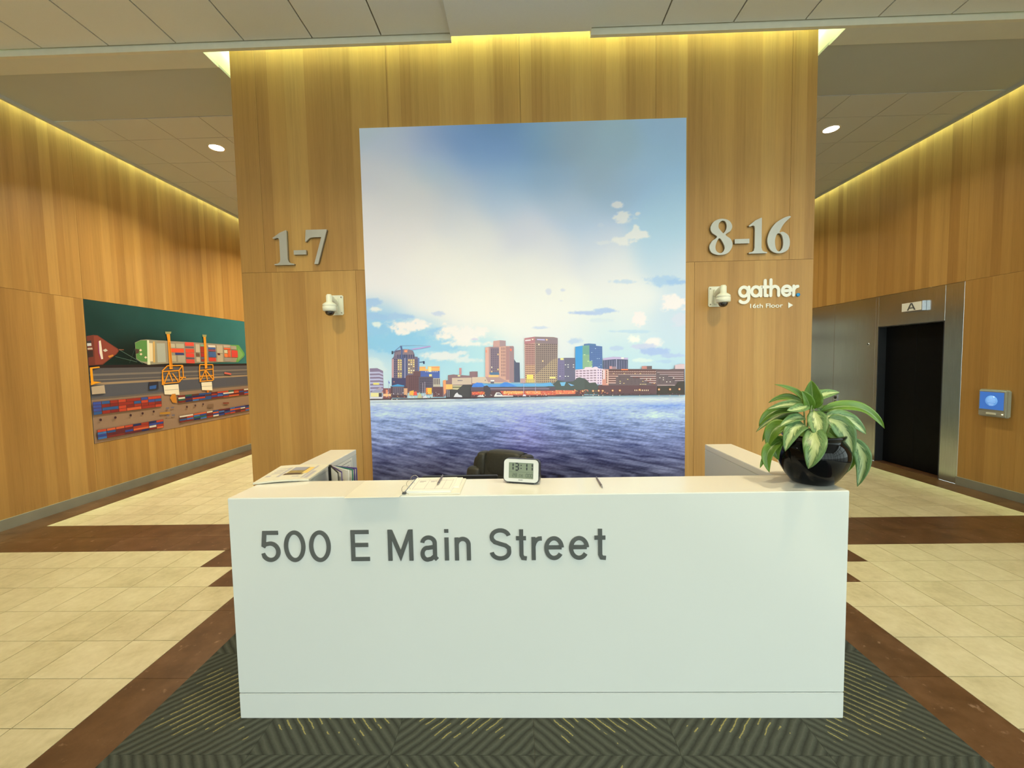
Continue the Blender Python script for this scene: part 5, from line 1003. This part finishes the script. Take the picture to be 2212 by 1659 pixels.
# chair faces +y locally
pad('seat', .54, .52, .12, (0, .02, .46), M['leather']); bk = pad('backrest', .52, .13, .52, (0, -.27, .74), M['leather'], math.radians(8)); 
hd = pad('headrest', .31, .15, .21, (0, -.30, czt - .105), M['leather'], math.radians(6), .75)
for sx in (-1, 1):
    pad('side_bolster', .075, .15, .20, (sx * .175, -.285, czt - .118), M['leather'], math.radians(6), .8, par=None)
    pad('shoulder_pad', .12, .16, .22, (sx * .225, -.25, czt - .235), M['leather'], math.radians(6), .8)
    pad('armrest', .09, .34, .06, (sx * .31, .02, .68), M['leather'], 0, .5)
    bm = bmesh.new(); tube(bm, [(sx * .26, .10, .44), (sx * .32, .12, .50), (sx * .32, .11, .66)], .016, 10); tube(bm, [(sx * .32, -.10, .66), (sx * .30, -.14, .50), (sx * .25, -.12, .44)], .016, 10); lput(finish('arm_support', bm, M['black']), ch_)
bm = bmesh.new(); tube(bm, [(-.148, -.36, czt - .03), (-.15, -.30, czt - .012), (-.15, -.24, czt - .03), (-.15, -.215, czt - .10)], .004, 6); lput(finish('seam', bm, M['leather2']), ch_)
bm = bmesh.new(); tube(bm, [(0, -.20, .42), (0, -.33, .44), (0, -.36, .60)], .025, 10); lput(finish('back_bar', bm, M['black']), ch_)
bm = bmesh.new(); lathe(bm, [(.03, .06), (.03, .24), (.02, .24), (.02, .40), (.09, .40), (.09, .41)], (0, 0, 0), 20); lput(finish('gas_column', bm, M['black']), ch_)
for k in range(5):
    a = 2 * math.pi * k / 5; c, s = math.cos(a), math.sin(a)
    bm = bmesh.new(); tube(bm, [(.02 * c, .02 * s, .10), (.18 * c, .18 * s, .085), (.31 * c, .31 * s, .07)], [.026, .022, .016], 8); lg = lput(finish('base_leg', bm, M['black']), ch_)
    bm = bmesh.new(); lathe(bm, [(0, -.022), (.026, -.022), (.030, -.014), (.030, .014), (.026, .022), (0, .022)], (.31 * c, .31 * s, .034), 18, 'y'); lput(finish('caster', bm, M['black']), lg)

# ================================================================== POTTED PLANT
def pz(zx, zy, y): return at(1500 + zx / 5.027, 800 + zy / 5.027, 'y', y)
PYC = 1.985
pb = pz(1282, 1262, PYC - .06); px_ = pz(1280, 960, PYC).x
plant = empty('potted_plant', (px_, PYC, TOP)); tag(plant, 'leafy variegated plant in a round black glazed pot on the desk end', 'plant')
kz = .306 / .30
prof = [(0, .0), (.078, .0), (.090, .006), (.112, .035), (.138, .080), (.150, .120), (.152, .140), (.149, .165), (.140, .190), (.128, .208), (.122, .214), (.124, .222), (.130, .232), (.130, .240), (.122, .242), (.114, .236), (.108, .215), (.0, .212)]
bm = bmesh.new(); lathe(bm, [(r, h * .98) for r, h in prof[:-1]], (0, 0, 0), 56, 'z', 0, True); lput(finish('pot', bm, M['pot'], None), plant)
bm = bmesh.new(); lathe(bm, [(0, .200), (.11, .204), (.11, .19)], (0, 0, 0), 32); lput(finish('soil', bm, M['soil']), plant)
def leaf(b, mi, tp, w, varieg, dy0, dy1, fold=.35, dym=None, bend=0.):
    y0 = PYC + dy0; y1 = PYC + dy1; ym = PYC + (dym if dym is not None else (dy0 * .4 + dy1 * .6))
    A, Bm, Cc = pz(*b, y0), pz(*mi, ym), pz(*tp, y1); Bc = Bm * 2 - (A + Cc) * .5     # quadratic through the middle point
    W = w / 5.027 / F * y1 * .5; n = 14; bm = bmesh.new(); uvl = bm.loops.layers.uv.new('UVMap'); rows = []
    view = Vector((0, 0, EYE)); nc = 4
    for i in range(n + 1):
        t = i / n; c = A * (1 - t) ** 2 + Bc * 2 * t * (1 - t) + Cc * t * t; d = (Bc - A) * 2 * (1 - t) + (Cc - Bc) * 2 * t
        d.normalize(); look = (view - c).normalized(); up = Vector((0, 0, 1))
        s = d.cross(look * .75 + up * .45).normalized(); nrm = s.cross(d).normalized()
        pw = (math.sin(math.pi * min(1, t ** .78)) ** .72) * (1 - .12 * t) if 0 < t < 1 else .0
        if t < .06: pw = max(pw * .25, .03)
        hw = W * max(pw, .015); row = []
        for k in range(-nc, nc + 1):
            u = k / nc; wav = math.sin(t * 17 + u * 3 + w) * .05 * hw * abs(u)
            row.append((bm.verts.new(c + s * (u * hw) + nrm * (abs(u) ** 1.3 * hw * fold + wav)), u, t))
        rows.append(row)
    for a, bb in zip(rows, rows[1:]):
        for k in range(2 * nc):
            q = (a[k], a[k + 1], bb[k + 1], bb[k]); f = bm.faces.new([x[0] for x in q]); f.smooth = True
            for l, x in zip(f.loops, q): l[uvl].uv = (x[1], x[2])
    o = finish('leaf', bm, M['leafv' if varieg else 'leafg']); o.matrix_world = Matrix.Identity(4)
    put(o, plant); md = o.modifiers.new('t', 'SOLIDIFY'); md.thickness = .0009
    return A
LV = [  # base, middle, tip (in the zoomed view), width, variegated, depth offsets
    ((1290, 420), (1282, 280), (1268, 108), 190, 0, 0, -.01), ((1262, 430), (1225, 320), (1165, 226), 120, 0, -.01, -.04), ((1210, 350), (1090, 225), (870, 152), 66, 0, .02, .06), ((1285, 330), (1410, 262), (1578, 238), 130, 1, 0, .02),
    ((1180, 370), (1000, 292), (805, 352), 84, 0, .02, .08), ((1190, 380), (1010, 372), (790, 425), 100, 1, .02, .03), ((1230, 380), (1130, 420), (1005, 435), 130, 1, -.02, -.07), ((1180, 430), (880, 440), (700, 610), 130, 0, .02, .06), ((1150, 450), (900, 500), (668, 670), 80, 1, .03, .10),
    ((1100, 480), (860, 570), (740, 775), 70, 0, .04, .10), ((1020, 590), (860, 650), (800, 840), 170, 0, .0, .0), ((980, 720), (880, 830), (918, 975), 130, 0, .02, .0), ((960, 760), (800, 890), (815, 1108), 130, 0, .0, -.03), ((860, 800), (775, 930), (712, 1060), 60, 0, .0, -.02), ((1200, 520), (1080, 525), (925, 612), 120, 1, -.03, -.08),
    ((1205, 600), (1080, 650), (985, 880), 190, 1, -.05, -.13), ((1290, 620), (1305, 830), (1235, 1068), 235, 1, -.08, -.19, .25, -.18), ((1300, 440), (1345, 590), (1345, 765), 200, 1, -.04, -.14), ((1440, 530), (1620, 650), (1705, 960), 215, 1, -.03, -.10), ((1420, 505), (1660, 530), (1865, 695), 170, 1, .0, -.02),
    ((1360, 445), (1780, 405), (2066, 632), 140, 0, .03, .06), ((1320, 405), (1470, 410), (1640, 405), 70, 1, .03, .10), ((1700, 740), (1830, 960), (1768, 1262), 160, 1, -.02, -.05), ((1620, 800), (1690, 980), (1500, 1195), 120, 0, .03, .05), ((1380, 640), (1480, 690), (1590, 790), 120, 0, .0, -.04), ((1330, 420), (1440, 450), (1560, 470), 80, 1, .03, .06), ((1200, 640), (1120, 700), (1040, 780), 110, 0, .03, .05), ((1300, 560), (1400, 640), (1480, 760), 130, 0, .03, .02)]
for L in LV: leaf(*L)
for k, (a, b, c) in enumerate((((1250, 830), (1230, 600), (1285, 340)), ((1270, 830), (1300, 560), (1290, 400)), ((1230, 830), (1200, 620), (1190, 430)), ((1300, 830), (1380, 640), (1430, 510)), ((1330, 830), (1440, 700), (1460, 540)), ((1200, 830), (1120, 700), (1020, 600)), ((1340, 840), (1500, 740), (1690, 745)), ((1190, 840), (1060, 740), (970, 730)))):
    pts = [pz(*q, PYC + (.0 if k % 2 else -.02)) for q in (a, b, c)]; cv = catmull([tuple(p) for p in pts], 5, False)
    bm = bmesh.new(); tube(bm, cv, [.006 - .0003 * i for i in range(len(cv))], 7); o = finish('stem', bm, M['stem']); put(o, plant)
bpy.context.view_layer.update()
